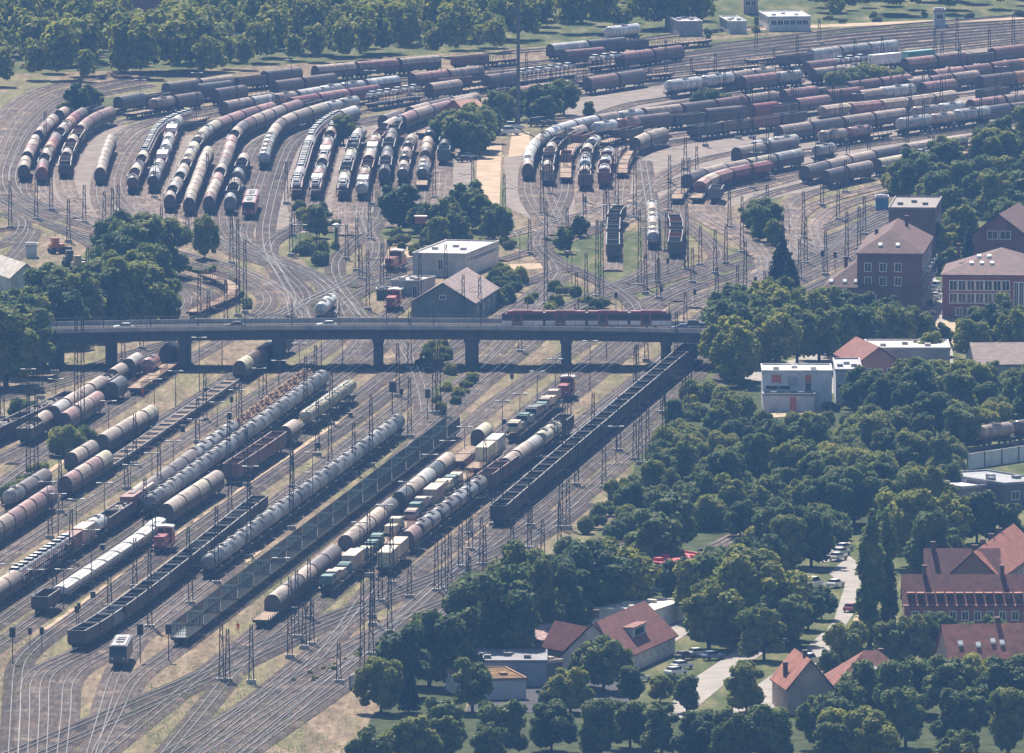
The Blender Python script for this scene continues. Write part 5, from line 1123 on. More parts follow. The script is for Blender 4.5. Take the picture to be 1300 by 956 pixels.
MASTS = [(36, 605, 488), (46, 612, 492), (97, 543, 404), (105, 550, 404), (52, 506, 420), (3, 532, 448), (419, 592, 536), (371, 620, 570), (471, 592, 498), (316, 676, 604), (449, 602, 538), (520, 556, 476), (551, 526, 432), (557, 526, 432), (716, 592, 505),
    (822, 588, 508), (806, 585, 524), (813, 590, 518), (843, 580, 488), (868, 518, 440), (876, 518, 436), (809, 486, 436), (239, 732, 666), (139, 772, 734), (190, 798, 690), (242, 768, 690), (275, 742, 640), (316, 708, 606), (370, 672, 570), (468, 732, 640), (368, 836, 734),
    (386, 824, 762), (396, 820, 758), (473, 795, 690), (460, 866, 720), (281, 866, 792), (289, 866, 800), (319, 868, 790), (430, 868, 822), (554, 752, 684), (571, 754, 666), (563, 750, 650), (596, 770, 704), (520, 760, 736), (672, 698, 638), (689, 708, 664), (712, 672, 596), (721, 672, 596), (626, 668, 600),
    (111, 366, 312), (302, 402, 280), (311, 398, 304), (253, 408, 340), (372, 300, 262), (453, 345, 274), (458, 356, 308), (467, 394, 320), (485, 366, 306), (493, 356, 308), (533, 380, 322), (566, 368, 310), (588, 420, 350), (609, 404, 350), (622, 312, 254), (688, 272, 158), (693, 388, 298), (732, 398, 346),
    (758, 378, 278), (764, 380, 278), (812, 364, 266), (783, 272, 170), (806, 278, 182), (871, 344, 292), (870, 412, 372), (942, 322, 248), (946, 376, 304), (971, 390, 342), (910, 386, 340), (889, 338, 288), (872, 344, 260), (879, 360, 316), (1020, 304, 244), (1064, 280, 230), (974, 272, 248), (1006, 168, 104), (954, 176, 104), (1037, 214, 172),
    (870, 216, 174), (850, 234, 200), (1103, 210, 158), (1152, 194, 130), (1131, 130, 104), (1146, 124, 96), (13, 290, 230), (46, 280, 222), (65, 268, 212), (107, 284, 234), (87, 308, 250), (205, 312, 262), (150, 282, 230), (238, 300, 250), (920, 130, 92), (890, 150, 110), (1060, 120, 82), (1196, 74, 40), (1256, 70, 36), (1218, 92, 52), (1120, 78, 44), (1290, 150, 100), (1236, 196, 148), (960, 66, 34), (1040, 56, 28), (700, 130, 90), (610, 116, 72), (520, 122, 80), (440, 134, 94), (348, 146, 100), (250, 150, 108), (742, 258, 200), (720, 320, 262), (836, 380, 330), (1048, 350, 292), (1075, 330, 270), (926, 290, 240), (640, 270, 222), (846, 320, 268), (660, 448, 396), (300, 148, 96), (600, 252, 205), (440, 330, 284), (404, 330, 280)]
def auto_masts(a, c, n, hpx, off=2.7):
    p, q = G(*a), G(*c); d = (q - p).normalized()
    for k in range(n):
        m = p.lerp(q, (k + .5) / n) + Vector((-d.y, d.x, 0)) * off * (1 if k % 2 else -1); u, v = PX(m)
        if all(abs(u - x[0]) + abs(v - x[1]) > 9 for x in MASTS): MASTS.append((u, v, v - hpx * R.uniform(.85, 1.15)))
for a_ in [((20, 700), (340, 494), 7, 62), ((20, 780), (440, 478), 8, 66), ((120, 770), (560, 452), 8, 66), ((420, 812), (860, 440), 8, 72), ((560, 746), (900, 462), 6, 76), ((600, 748), (880, 508), 5, 76), ((330, 822), (640, 690), 6, 84), ((420, 846), (720, 716), 5, 84),
           ((0, 498), (328, 408), 6, 64), ((700, 306), (1300, 142), 12, 46), ((632, 332), (1010, 200), 8, 50), ((690, 406), (1000, 318), 7, 56), ((900, 405), (1130, 290), 6, 56), ((1000, 270), (1280, 192), 5, 46), ((840, 110), (1300, 56), 9, 36), ((60, 270), (300, 342), 6, 54),
           ((330, 330), (480, 300), 3, 50), ((900, 160), (1300, 108), 7, 40), ((850, 190), (1300, 130), 7, 42), ((600, 120), (860, 92), 5, 38), ((20, 232), (120, 146), 3, 48), ((660, 262), (800, 180), 3, 52), ((180, 250), (380, 262), 4, 54), ((440, 262), (560, 250), 3, 50)]: auto_masts(*a_)
for m_ in MASTS: mast(*m_)
def lamp_mesh(h):
    p = MB(); p.bar((0, 0, 0), (0, 0, h), .11, 6, .07)
    q = MB(); q.box(0, 0, h + .05, 3.0, .3, .14); g = MB(); g.box(-1.1, 0, h + .16, .9, .42, .1); g.box(1.1, 0, h + .16, .9, .42, .1)
    return p.mesh('lamp_pole', 'steel'), q.mesh('lamp_crossbar', 'steel'), g.mesh('lamp_head', 'white_line')
LH = {}
def lamp(u, v, top):
    p = G(u, v); h = round(max(6, min(26, (v - top) * mpp(u, v) / CP)))
    if h not in LH: LH[h] = lamp_mesh(h)
    r = obj('yard_lamp', None, None, p); tag(r, uniq('slim yard lamp', beside(p)), 'lamp post', 'yard lamps between the tracks')
    for nm, me in zip(('pole', 'crossbar', 'lamp_head'), LH[h]): obj(nm, me, r)
LAMPS = [(71, 520, 492), (36, 520, 470), (220, 600, 558), (193, 616, 574), (166, 645, 592), (133, 690, 615), (196, 520, 486), (223, 516, 474), (253, 498, 432), (138, 555, 512), (282, 463, 432), (354, 496, 466), (408, 468, 430), (380, 480, 438), (435, 464, 426), (300, 534, 502), (329, 506, 484), (276, 550, 520), (248, 572, 545),
    (397, 615, 578), (682, 510, 485), (660, 552, 502), (638, 548, 520), (590, 582, 556), (568, 600, 574), (546, 618, 593), (705, 494, 474), (782, 588, 540), (749, 496, 432), (770, 456, 414), (81, 774, 720), (45, 782, 722), (116, 752, 674), (74, 690, 630), (97, 690, 636), (397, 648, 598), (457, 720, 662), (357, 752, 710), (516, 660, 614), (488, 690, 640),
    (12, 760, 742), (60, 660, 610), (318, 640, 596), (381, 320, 288), (430, 320, 284), (455, 236, 180), (340, 160, 118), (470, 130, 92), (560, 112, 72), (640, 100, 60), (370, 116, 76), (250, 128, 92), (178, 142, 100), (1176, 214, 188), (1128, 244, 210), (1090, 150, 118), (1010, 142, 112), (900, 108, 74), (960, 226, 194), (1200, 130, 96), (1270, 120, 84), (820, 330, 292), (660, 330, 300), (726, 360, 320), (774, 300, 262), (1002, 300, 268)]
for l_ in LAMPS: lamp(*l_)
_sp = MB().bar((0, 0, 0), (0, 0, 4.6), .09, 6).mesh('signal_post', 'lattice')
_sh = MB().box(0, 0, 5.2, .95, .3, 1.7).box(0, -.25, 5.9, .9, .25, .08).mesh('signal_head', 'black')
for u, v, top in [(498, 534, 484), (510, 520, 494), (543, 535, 494), (178, 842, 792), (214, 840, 792), (53, 830, 796), (16, 844, 796), (38, 828, 803), (100, 796, 775), (97, 800, 778), (84, 720, 700), (294, 530, 522), (720, 345, 322), (848, 352, 366), (840, 388, 366), (882, 392, 372), (959, 376, 354), (782, 396, 378), (650, 500, 484), (158, 800, 780), (1044, 345, 318), (1290 - 230, 346, 320)]:
    p = G(u, v); s = max(.7, min(1.6, (v - top) * mpp(u, v) / 6.0)); r = obj('railway_signal', None, None, p, 0, None, s); tag(r, uniq('black-headed signal', beside(p)), 'railway signal', 'light signals')
    obj('post', _sp, r); obj('signal_head', _sh, r)
# the tall floodlight tower and the mushroom-topped pole
def tower(u, v, h, lab, nm='floodlight_tower'):
    p = G(u, v); r = obj(nm, None, None, p); tag(r, lab, 'tower')
    b = MB(); b.bar((0, 0, 0), (0, 0, h), .5, 12, .28); obj('pole', b.mesh('tower_pole', 'steel'), r)
    q = MB(); q.lathe([(h, .3), (h + .2, 2.2), (h + .7, 2.3), (h + .8, .3)], 0, 0, 14, 'z'); obj('lamp_ring', q.mesh('tower_ring', 'steel'), r)
tower(658, 166, 62, 'very tall grey floodlight pole rising from the gravel ground out of frame')
p = G(427, 318); r = obj('yard_light', None, None, p); tag(r, 'short thick pole with a white dome top in the throat scrub', 'lamp post')
obj('pole', MB().bar((0, 0, 0), (0, 0, 5.2), .4, 8).mesh('dome_pole', 'steel'), r); obj('dome', MB().lathe([(5.2, .7), (5.5, .95), (5.9, .8), (6.15, .3)], 0, 0, 12, 'z').mesh('dome_cap', 'white_line', True), r)
p = G(654, 0 + 238); 
def watchtower(u, v):
    p = G(u, v); r = obj('lookout_cabin', None, None, p); tag(r, 'small rusty cabin on a pole between the round trees', 'cabin')
    obj('pole', MB().bar((0, 0, 0), (0, 0, 5.5), .25, 8).mesh('cabin_pole', 'steel'), r); obj('cabin', MB().box(0, 0, 6.2, 2.4, 2.4, 1.5).mesh('cabin_box', 'wall'), r, (0, 0, 0), 0, (.3, .12, .08)); obj('roof', MB().box(0, 0, 7.05, 2.9, 2.9, .2).mesh('cabin_roof', 'wall'), r, (0, 0, 0), 0, (.5, .42, .4))
watchtower(534, 314)
# small track-side cabinets
CB = MB().box(0, 0, .6, .9, .5, 1.2).box(0, 0, 1.25, 1.05, .65, .1).mesh('trackside_cabinet', 'steel')
for i, (u, v) in enumerate([(232, 548), (291, 532), (148, 770), (320, 562), (445, 532), (404, 570), (352, 650), (560, 620), (470, 690), (700, 560), (130, 700), (216, 628), (262, 500), (118, 760), (302, 704), (374, 780), (640, 540), (760, 470)]):
    p = G(u, v); o = obj('trackside_cabinet', CB, None, p); tag(o, uniq('small grey cabinet', beside(p)), 'cabinet', 'trackside cabinets')

# ------------------------------------------------------------------ parked cars and people
for i, (u, v, cn, a, van, lab) in enumerate([
    (1034, 748, 'white', 1.1, True, 'large white van parked on the road above the verge'), (1061, 746, 'white', 1.1, False, 'white car beside the large white van'), (1068, 706, 'silver', 1.0, False, 'upper silver car in the shaded lay-by'), (1072, 700, 'white', 1.0, False, 'white car in the shaded lay-by'), (1064, 712, 'pale grey', 1.0, False, 'grey car nearest the road in the lay-by'),
    (887, 834, 'silver', .6, False, 'silver car on the street beside the lawn'), (866, 850, 'white', .8, False, 'white car at the kerb below the red-roofed house'), (858, 858, 'white', .8, False, 'white car foremost in the kerb row'), (1028, 846, 'white', 1.15, True, 'white van on the road near the bottom'), (1081, 777, 'red', 1.2, False, 'red car in the shade of the poplars'),
    (945, 812, 'red', .6, False, 'red car under the street trees'), (905, 838, 'blue', .6, False, 'blue car behind the silver car on the street'), (870, 838, 'dark', .8, False, 'dark car at the kerb below the red-roofed house'), (812, 866, 'white', .7, False, 'white car at the corner by the tall pole'), (668, 838, 'silver', 0, False, 'silver car behind the grey garage'), (684, 834, 'white', .1, False, 'white car by the dark shed'),
    (1166, 402, 'white', .1, False, 'white car in front of the dark apartment block'), (1176, 400, 'silver', .1, False, 'silver car parked by the brick corner'), (1182, 388, 'dark', 1.3, False, 'dark car in the alley by the office'), (1188, 380, 'silver', 1.3, False, 'grey car in the alley by the office'), (1190, 370, 'white', 1.3, True, 'white van in the alley by the office'), (1180, 378, 'black', 1.3, False, 'black car deepest in the alley'), (1151, 384, 'white', .2, False, 'white car half hidden by the shrubs'),
    (1068, 478, 'dark', .3, True, 'dark van behind the white cube office'), (1088, 456, 'white', .9, False, 'white car on the yard behind the red gabled house'), (1056, 520, 'dark', .3, False, 'dark car in front of the white cube office'), (652, 166, 'white', .2, True, 'white lorry on the gravel ground by the tall pole'), (648, 172, 'white', .3, True, 'white van on the gravel ground by the tall pole'),
    (690, 160, 'dark', 0, True, 'dark van under the bushes by the gravel ground'), (682, 161, 'dark', 0, True, 'second dark van under the bushes by the gravel ground'), (606, 192, 'dark', .3, False, 'dark car at the brick house'), (596, 202, 'silver', .8, False, 'silver car in the weeds below the brick house'), (590, 206, 'dark', .6, False, 'dark car in the weeds below the brick house'), (600, 197, 'red', .5, False, 'red car in the weeds below the brick house')]):
    car(G(u, v) + Vector((0, 0, .12)), a, COL[cn], lab, 'parked_van' if van else 'parked_car', 'van' if van else 'car', 'vans parked about the place' if van else 'cars parked about the place', van)
def loader(u, v, lab, c):
    p = G(u, v); r = obj('wheel_loader', None, None, p, .4); tag(r, lab, 'digger', 'loaders behind the workshop')
    obj('body', MB().box(0, 0, 1.6, 3.2, 1.7, 1.2).box(-.4, 0, 2.9, 1.5, 1.4, 1.4).mesh('loader_body', 'clean'), r, (0, 0, 0), 0, c)
    obj('bucket', MB().box(2.9, 0, 1.0, .8, 2.3, 1.0).bar((1.2, .5, 1.7), (2.8, .5, 1.1), .12).bar((1.2, -.5, 1.7), (2.8, -.5, 1.1), .12).mesh('loader_bucket', 'under'), r)
    for x in (-1.1, 1.2):
        for y in (-.95, .95): obj('wheel', MB().add(*[([(a + x, b2 + y, c2) for a, b2, c2 in d[0]], d[1]) for d in [disc(0, 0, .75, 12, .22)]][0]).mesh('loader_wheel', 'black'), r)
loader(72, 322, 'orange loader behind the white workshop roof', (.55, .2, .05)); loader(90, 338, 'dark loader right of the white workshop', (.1, .09, .09)); loader(100, 345, 'tan loader nearest the dark trees', (.5, .4, .25))
def person(u, v, yaw, lab):
    b = MB()
    me = bpy.data.meshes.new('person_rig')
    J = [(0, 0, .95), (0, 0, 1.2), (0, 0, 1.42), (0, 0, 1.52), (0, .02, 1.66), (0, .01, 1.76), (.1, 0, .9), (.13, -.04, .5), (.15, .12, .06), (.15, -.1, .03), (-.1, 0, .9), (-.12, .04, .5), (-.13, -.1, .06), (-.13, -.28, .03),
         (.2, 0, 1.4), (.27, .03, 1.12), (.3, -.12, .9), (.31, -.17, .82), (-.2, 0, 1.4), (-.28, .0, 1.12), (-.3, -.2, .98), (-.3, -.27, .93)]
    E = [(0, 1), (1, 2), (2, 3), (3, 4), (4, 5), (0, 6), (6, 7), (7, 8), (8, 9), (0, 10), (10, 11), (11, 12), (12, 13), (2, 14), (14, 15), (15, 16), (16, 17), (2, 18), (18, 19), (19, 20), (20, 21)]
    rad = [.15, .15, .15, .06, .1, .08, .1, .075, .055, .045, .1, .075, .055, .045, .075, .055, .045, .04, .075, .055, .045, .04]
    me.from_pydata(J, E, []); o = bpy.data.objects.new('rig', me); C.objects.link(o)
    sk = o.modifiers.new('skin', 'SKIN')
    for i, vv in enumerate(me.skin_vertices[0].data): vv.radius = (rad[i], rad[i]); vv.use_root = i == 0
    sb = o.modifiers.new('sub', 'SUBSURF'); sb.levels = 1
    dg = bpy.context.evaluated_depsgraph_get(); dg.update(); m2 = bpy.data.meshes.new_from_object(o.evaluated_get(dg)); bpy.data.objects.remove(o)
    m2.materials.clear(); m2.materials.append(M['hivis']); m2.materials.append(M['skin']); m2.materials.append(M['black'])
    for f in m2.polygons: f.material_index = 1 if f.center.z > 1.5 or (abs(f.center.x) > .26 and f.center.z < 1.0 and f.center.z > .7) else 2 if f.center.z < .1 else 0; f.use_smooth = True
    q = obj('person', m2, None, G(u, v) + Vector((0, 0, .1)), yaw); tag(q, lab, 'person', None)
    obj('hair', MB().lathe([(1.68, .115), (1.76, .11), (1.82, .07), (1.84, .02)], 0, .02, 10, 'z').mesh('hair', 'black', True), q)
person(181, 504, .5, 'worker in orange clothes standing by the short flat wagons'); person(302, 803, -.4, 'worker in orange clothes beside the long brown van train')
# ------------------------------------------------------------------ trees
NP = np.random.RandomState(5)
def leaf_cloud(lobes, per, size, up=.55, flat=1.0):
    """many small leaf clumps on and just inside a set of lobes; returns vertices of quads"""
    out = []
    for (c, r) in lobes:
        n = max(8, int(per * (r[0] * r[1] * r[2]) ** (2 / 3)))
        d = NP.normal(size=(n, 3)); d /= np.linalg.norm(d, axis=1)[:, None]
        rad = NP.uniform(.72, 1.06, n) ** .6
        p = np.array(c) + d * np.array(r) * rad[:, None]
        nr = d * .7 + NP.normal(size=(n, 3)) * .55; nr[:, 2] += up; nr /= np.linalg.norm(nr, axis=1)[:, None]
        t = np.cross(nr, NP.normal(size=(n, 3))); t /= np.linalg.norm(t, axis=1)[:, None]; b = np.cross(nr, t)
        s = size * NP.uniform(.6, 1.35, n)[:, None]
        q = np.stack([p - t * s - b * s * .6, p + t * s * .3 - b * s * .85, p + t * s + b * s * .5, p - t * s * .4 + b * s * .9], 1)
        out.append(q)
    return np.concatenate(out).reshape(-1, 3)
def quads(name, v, mat, extra=None):
    n = len(v) // 4; me = bpy.data.meshes.new(name); ev, ef = extra if extra else (np.zeros((0, 3)), [])
    k = len(v); allv = np.concatenate([v, np.array(ev).reshape(-1, 3)]); me.vertices.add(len(allv)); me.vertices.foreach_set('co', allv.astype(np.float32).ravel())
    nl = 4 * n + sum(len(f) for f in ef); me.loops.add(nl); li = list(range(4 * n)); ls = list(range(0, 4 * n, 4)); lt = [4] * n
    for f in ef: ls.append(len(li)); lt.append(len(f)); li += [i + k for i in f]
    me.loops.foreach_set('vertex_index', li); me.polygons.add(len(ls)); me.polygons.foreach_set('loop_start', ls); me.update(calc_edges=True); me.validate()
    me.materials.append(M[mat]); return me
def core(lobes, k=.78):
    """dense inner foliage"""
    ev, ef = [], []
    for c, r in lobes:
        bm = bmesh.new(); bmesh.ops.create_icosphere(bm, subdivisions=2, radius=1.0)
        o = len(ev)
        for v in bm.verts:
            j = 1 + .22 * math.sin(v.co.x * 5 + c[0] * 3) * math.cos(v.co.y * 4 + c[1] * 2 + v.co.z * 5)
            ev.append((c[0] + v.co.x * r[0] * k * j, c[1] + v.co.y * r[1] * k * j, c[2] + v.co.z * r[2] * k * j))
        ef += [[v.index + o for v in f.verts] for f in bm.faces]; bm.free()
    return ev, ef
def trunk(h, r, limbs, spread):
    b = MB(); q = random.Random(int(h * 10)); b.bar((0, 0, -.2), (.1, .05, h * .45), r, 8, r * .7); b.bar((.1, .05, h * .45), (0, .1, h * .85), r * .7, 6, r * .2)
    for k in range(limbs):
        a = 2.4 * k; z = h * (.3 + .45 * k / limbs); b.bar((.05, .05, z), (spread * math.cos(a), spread * math.sin(a), z + h * .2), r * .4, 5, r * .1)
    return b.mesh('tree_trunk', 'bark')
# all crowns are 10 m high trees, scaled when placed
def broad(seed, w, tall, n):
    q = random.Random(seed); lobes = [((0, 0, 5.1), (w * .62, w * .62, 3.5 * tall))]
    for k in range(n):
        a = 2.4 * k + q.random(); z = 2.0 + 6.8 * ((k + .5) / n); rr = w * (1 - abs((z - 5.0) / 6.6) ** 2) * q.uniform(.42, .98)
        s = q.uniform(.75, 1.95) * (1.1 - .04 * z); lobes.append(((rr * math.cos(a), rr * math.sin(a), z), (s * 1.1, s * 1.1, s * .95)))
    return quads('broad_crown', leaf_cloud(lobes, 95, .27), 'leaf', core(lobes)), trunk(9, .28, 6, w * .6)
BROAD = [broad(7, 2.3, 1.1, 19), broad(8, 3.0, 1.05, 14), broad(1, 3.6, 1, 17), broad(2, 4.2, .95, 20), broad(3, 3.1, 1.08, 16), broad(4, 3.8, 1.0, 19), broad(5, 2.7, 1.1, 15), broad(6, 4.6, .9, 22)]
def poplar(seed):
    q = random.Random(seed); lobes = []
    for k in range(20):
        z = .9 + 8.7 * k / 19; s = 1.15 * math.sin(math.pi * min(1, (z + .9) / 11)) ** .6 + .12; a = q.random() * 6.3
        lobes.append(((.35 * s * math.cos(a), .35 * s * math.sin(a), z), (s * .82, s * .82, .95)))
    return quads('poplar_crown', leaf_cloud(lobes, 80, .24, .8), 'leaf', core(lobes)), trunk(9, .22, 0, .3)
POP = [poplar(1), poplar(2)]
def conifer(seed):
    q = random.Random(seed); lobes = []
    for k in range(15):
        z = 1.2 + 8.4 * k / 14; s = 2.3 * (1 - (z / 10.2)) + .18
        for j in range(5 if s > .7 else 2):
            a = j * 1.257 + k * .7; lobes.append(((s * .6 * math.cos(a), s * .6 * math.sin(a), z - .1 * s), (s * .5 + .1, s * .5 + .1, .42)))
    return quads('conifer_crown', leaf_cloud(lobes, 70, .24, .2), 'needle', core(lobes[::2])), trunk(9.6, .2, 0, .3)
CON = [conifer(1), conifer(2)]
def shrub(seed, w):
    q = random.Random(seed); lobes = []
    for k in range(11):
        a = 2.4 * k; rr = w * q.uniform(.2, .85); s = q.uniform(1.3, 2.4); lobes.append(((rr * math.cos(a), rr * math.sin(a), 2.0 + 5 * q.random() * (1 - rr / w * .5)), (s * 1.2, s * 1.2, s * 1.25)))
    return quads('shrub_foliage', leaf_cloud(lobes, 80, .33, .5), 'shrubleaf', core(lobes))
SHR = [shrub(k, w) for k, w in ((1, 5), (2, 6.5), (3, 4), (4, 7.5))]
PLANTS = []
TREESPOTS = []
def plant(kind, u, v, hpx, zone, wide=1.0):
    p = G(u, v); h = hpx * mpp(u, v) / CP; PLANTS.append([kind, p, h, zone, wide]); TREESPOTS.append(p)
def many(kind, zone, rows, jit=0):
    for t in rows: plant(kind, t[0], t[1], t[2], zone, t[3] if len(t) > 3 else 1.0)
many('b', 'below the double track at the bottom', [(628, 850, 128), (658, 800, 116, .9), (684, 822, 118, .9), (716, 815, 116), (742, 790, 104), (772, 776, 92), (800, 782, 90), (545, 872, 100), (578, 872, 104), (512, 884, 92), (484, 905, 70), (600, 905, 70), (640, 838, 105), (756, 770, 90, .8)])
many('b', 'around the red-roofed house', [(766, 878, 68), (742, 872, 52), (800, 892, 48), (724, 905, 60), (830, 738, 92), (846, 706, 84), (700, 905, 40), (838, 892, 34), (852, 880, 26), (814, 752, 50)])
many('b', 'along the tree-lined street', [(900, 826, 92), (925, 806, 104), (955, 815, 118), (884, 790, 84), (910, 770, 80), (960, 758, 78), (1000, 735, 84), (1030, 720, 76), (985, 720, 82), (970, 838, 70), (992, 822, 66), (1010, 812, 62), (1026, 800, 52), (1043, 787, 42), (860, 770, 64), (948, 905, 70), (872, 905, 50)])
many('b', 'round the dormered housing block', [(1075, 852, 62), (1052, 860, 36), (1160, 842, 66), (1190, 836, 58), (1226, 842, 54), (1262, 838, 58), (1132, 845, 60), (1180, 742, 96), (1160, 720, 100), (1210, 700, 74), (1240, 690, 66), (1280, 690, 54), (1140, 700, 82), (1200, 734, 70)])
many('b', 'at the bottom right corner', [(1100, 912, 76), (1135, 920, 84), (1170, 908, 76), (1205, 915, 84), (1240, 905, 74), (1275, 915, 84), (1300, 905, 82), (1075, 930, 66), (1150, 950, 80), (1220, 955, 84), (1280, 960, 90), (1040, 950, 70)])
many('b', 'along the lower picture edge', [(560, 960, 76), (640, 965, 80), (700, 955, 64), (760, 965, 80), (840, 960, 70), (900, 965, 66), (985, 965, 64), (520, 980, 70), (800, 950, 60)])
many('p', 'poplar', [(1104, 820, 162, .74), (1126, 816, 156, .74)])
many('b', 'in the left wood before the bridge', [(8, 492, 108), (30, 478, 96), (34, 468, 84), (-8, 470, 92), (20, 455, 80), (44, 446, 74), (72, 440, 86), (100, 432, 92), (128, 428, 88), (155, 424, 96), (182, 420, 84), (204, 416, 66), (120, 404, 74), (146, 398, 80), (172, 392, 82), (198, 386, 78), (150, 372, 84), (178, 362, 88), (202, 352, 74), (142, 344, 66), (160, 326, 60), (186, 340, 72), (62, 420, 82), (88, 412, 76), (28, 428, 66), (4, 432, 70), (110, 424, 60), (260, 330, 56, .6)])
many('b', 'in the middle grove by the white hall', [(506, 294, 62, 1.25), (594, 292, 64, 1.2), (566, 302, 54), (612, 296, 50), (540, 300, 44), (628, 306, 46), (580, 312, 46), (556, 318, 44)])
many('b', 'hiding the brick house', [(586, 198, 64, 1.25), (602, 194, 60, 1.1), (566, 186, 46), (606, 190, 60), (618, 182, 44), (598, 200, 50), (636, 160, 44), (655, 154, 44), (676, 152, 46), (700, 150, 48), (716, 146, 46), (690, 156, 34), (624, 170, 34), (748, 152, 24), (436, 184, 38, 1.1)])
many('b', 'near the weedy middle tracks', [(718, 322, 36, .9), (736, 302, 28, .8), (975, 306, 50, 1.1), (962, 296, 44), (984, 312, 36), (402, 302, 40, .8)])
many('c', 'conifer', [(992, 366, 66, 1.1), (1218, 404, 34, .55), (1004, 372, 50), (520, 905, 60), (1230, 330, 40)])
many('b', 'right of the bridge end', [(924, 462, 90), (934, 446, 88), (948, 458, 86), (930, 482, 84), (938, 490, 80), (960, 462, 74), (980, 440, 74), (1000, 432, 68), (1022, 428, 64), (1045, 424, 60), (1070, 420, 56), (1095, 422, 52), (1120, 426, 46), (985, 468, 76), (1012, 462, 72), (1040, 458, 70), (1066, 452, 66), (1092, 450, 62), (1116, 446, 58), (1140, 444, 54), (1160, 438, 50), (970, 420, 66), (990, 404, 56), (1130, 418, 44), (1150, 424, 38)])
many('b', 'before the red brick office', [(1196, 452, 44), (1222, 446, 42), (1248, 442, 52), (1268, 446, 66), (1290, 450, 60), (1236, 456, 50), (1300, 440, 50), (1180, 462, 40), (1274, 420, 50, .8)])
many('b', 'round the white cube office', [(1100, 520, 56, 1.2), (1118, 512, 40), (1172, 506, 52, 1.2), (1146, 500, 46), (1200, 500, 44), (1082, 524, 38), (1214, 510, 40)])
def scatter(kind_w, zone, poly, n, h0, h1, md, seed, maxtry=6000):
    q = random.Random(seed); P = [G(u, v) for u, v in poly]
    us = [u for u, v in poly]; vs = [v for u, v in poly]; c = 0
    def inside(u, v):
        r = False; j = len(poly) - 1
        for i in range(len(poly)):
            (a, b), (d, e) = poly[i], poly[j]
            if (b > v) != (e > v) and u < (d - a) * (v - b) / (e - b) + a: r = not r
            j = i
        return r
    for _ in range(maxtry):
        u, v = q.uniform(min(us), max(us)), q.uniform(min(vs), max(vs))
        if not inside(u, v): continue
        p = G(u, v)
        if any((p - t).length_squared < md * md for t in TREESPOTS): continue
        k = q.choices(list(kind_w), list(kind_w.values()))[0]; f = q.uniform(h0, h1) * (.62 if k == 's' else 1.0)
        plant(k, u, v, f, zone); c += 1
        if c >= n: break
scatter({'b': 1, 's': 3}, 'on the near flank of the slope wood', [(836, 562), (880, 500), (950, 536), (940, 600), (880, 660), (790, 690), (730, 684), (790, 636), (832, 600)], 66, 30, 56, 6.6, 1)
scatter({'b': 2, 's': 3}, 'in the heart of the slope wood', [(945, 622), (960, 590), (1070, 582), (1110, 562), (1110, 640), (1060, 692), (960, 690), (880, 668)], 74, 42, 78, 7.5, 2)
scatter({'b': 2, 's': 3}, 'on the right of the slope wood', [(1105, 530), (1220, 505), (1330, 495), (1330, 535), (1225, 545), (1222, 600), (1205, 660), (1130, 690), (1110, 640)], 64, 36, 72, 7.5, 3)
scatter({'b': 4, 's': 1}, 'in the upper right wood', [(1128, 262), (1150, 232), (1230, 212), (1340, 170), (1340, 330), (1240, 330), (1200, 360), (1180, 320), (1196, 286), (1140, 272)], 60, 38, 66, 10, 4)
scatter({'s': 1}, 'below the white cube office', [(930, 566), (955, 542), (1080, 538), (1090, 566), (1060, 582), (960, 590)], 20, 24, 40, 6, 30)
scatter({'s': 1}, 'in the weeds of the throat', [(372, 268), (428, 264), (428, 316), (400, 344), (376, 322)], 16, 16, 34, 4, 5)
scatter({'s': 1}, 'beside the engine shed', [(604, 396), (640, 348), (660, 360), (632, 402)], 9, 26, 44, 5, 6)
scatter({'s': 1}, 'in the weedy triangle above the bridge', [(650, 402), (706, 356), (770, 380), (760, 408)], 14, 12, 36, 5, 7)
scatter({'s': 1}, 'by the middle bridge pier', [(570, 468), (606, 472), (602, 490), (576, 518), (558, 540), (552, 520)], 13, 14, 26, 4.5, 8)
scatter({'s': 1}, 'on the green strip at the bottom', [(366, 866), (560, 784), (562, 796), (440, 846), (400, 868)], 26, 7, 14, 3, 9)
scatter({'s': 1}, 'under the bridge spans', [(530, 440), (586, 440), (570, 466), (520, 466)], 8, 22, 34, 5, 10)
scatter({'s': 1}, 'on the inner loop bank', [(208, 338), (268, 342), (300, 362), (316, 392), (310, 400), (296, 368), (262, 352)], 12, 9, 18, 4, 11)
scatter({'s': 1}, 'at the foot of the middle grove', [(480, 300), (650, 300), (648, 318), (520, 326)], 22, 14, 30, 5, 12)
scatter({'s': 1}, 'by the alder bush on the left', [(30, 616), (46, 590), (60, 606), (46, 640)], 5, 22, 34, 4, 13)
many('s', 'by the alder bush on the left', [(92, 582, 46, .8), (106, 578, 42, .8), (80, 580, 40), (26, 528, 26), (14, 700 - 60, 30)])
many('s', 'among the right rows of vans', [(1062, 110, 22, 1.4), (1082, 108, 24, 1.4), (1102, 106, 26, 1.4), (1124, 104, 22, 1.4), (1094, 102, 26), (1140, 102, 18), (898, 132, 22, 1.3), (912, 132, 18, 1.3), (888, 134, 20), (1296, 78, 20, 1.3)])
many('b', 'beside the meadow at upper left', [(96, 152, 48, .9), (112, 142, 36, .8), (82, 158, 30, .9), (106, 150, 34, .9), (122, 140, 28)])
scatter({'s': 1}, 'lining the distant railway path', [(880, 56), (1000, 34), (1180, 26), (1330, 22), (1330, 18), (1000, 26), (870, 46)], 16, 10, 20, 10, 17)
scatter({'b': 1}, 'in the garden strip under the picture edge', [(470, 945), (560, 945), (1330, 945), (1330, 1000), (460, 1000)], 12, 60, 84, 6, 18)
print('COUNT', {k: sum(1 for x in PLANTS if x[0] == k) for k in 'bspc'})
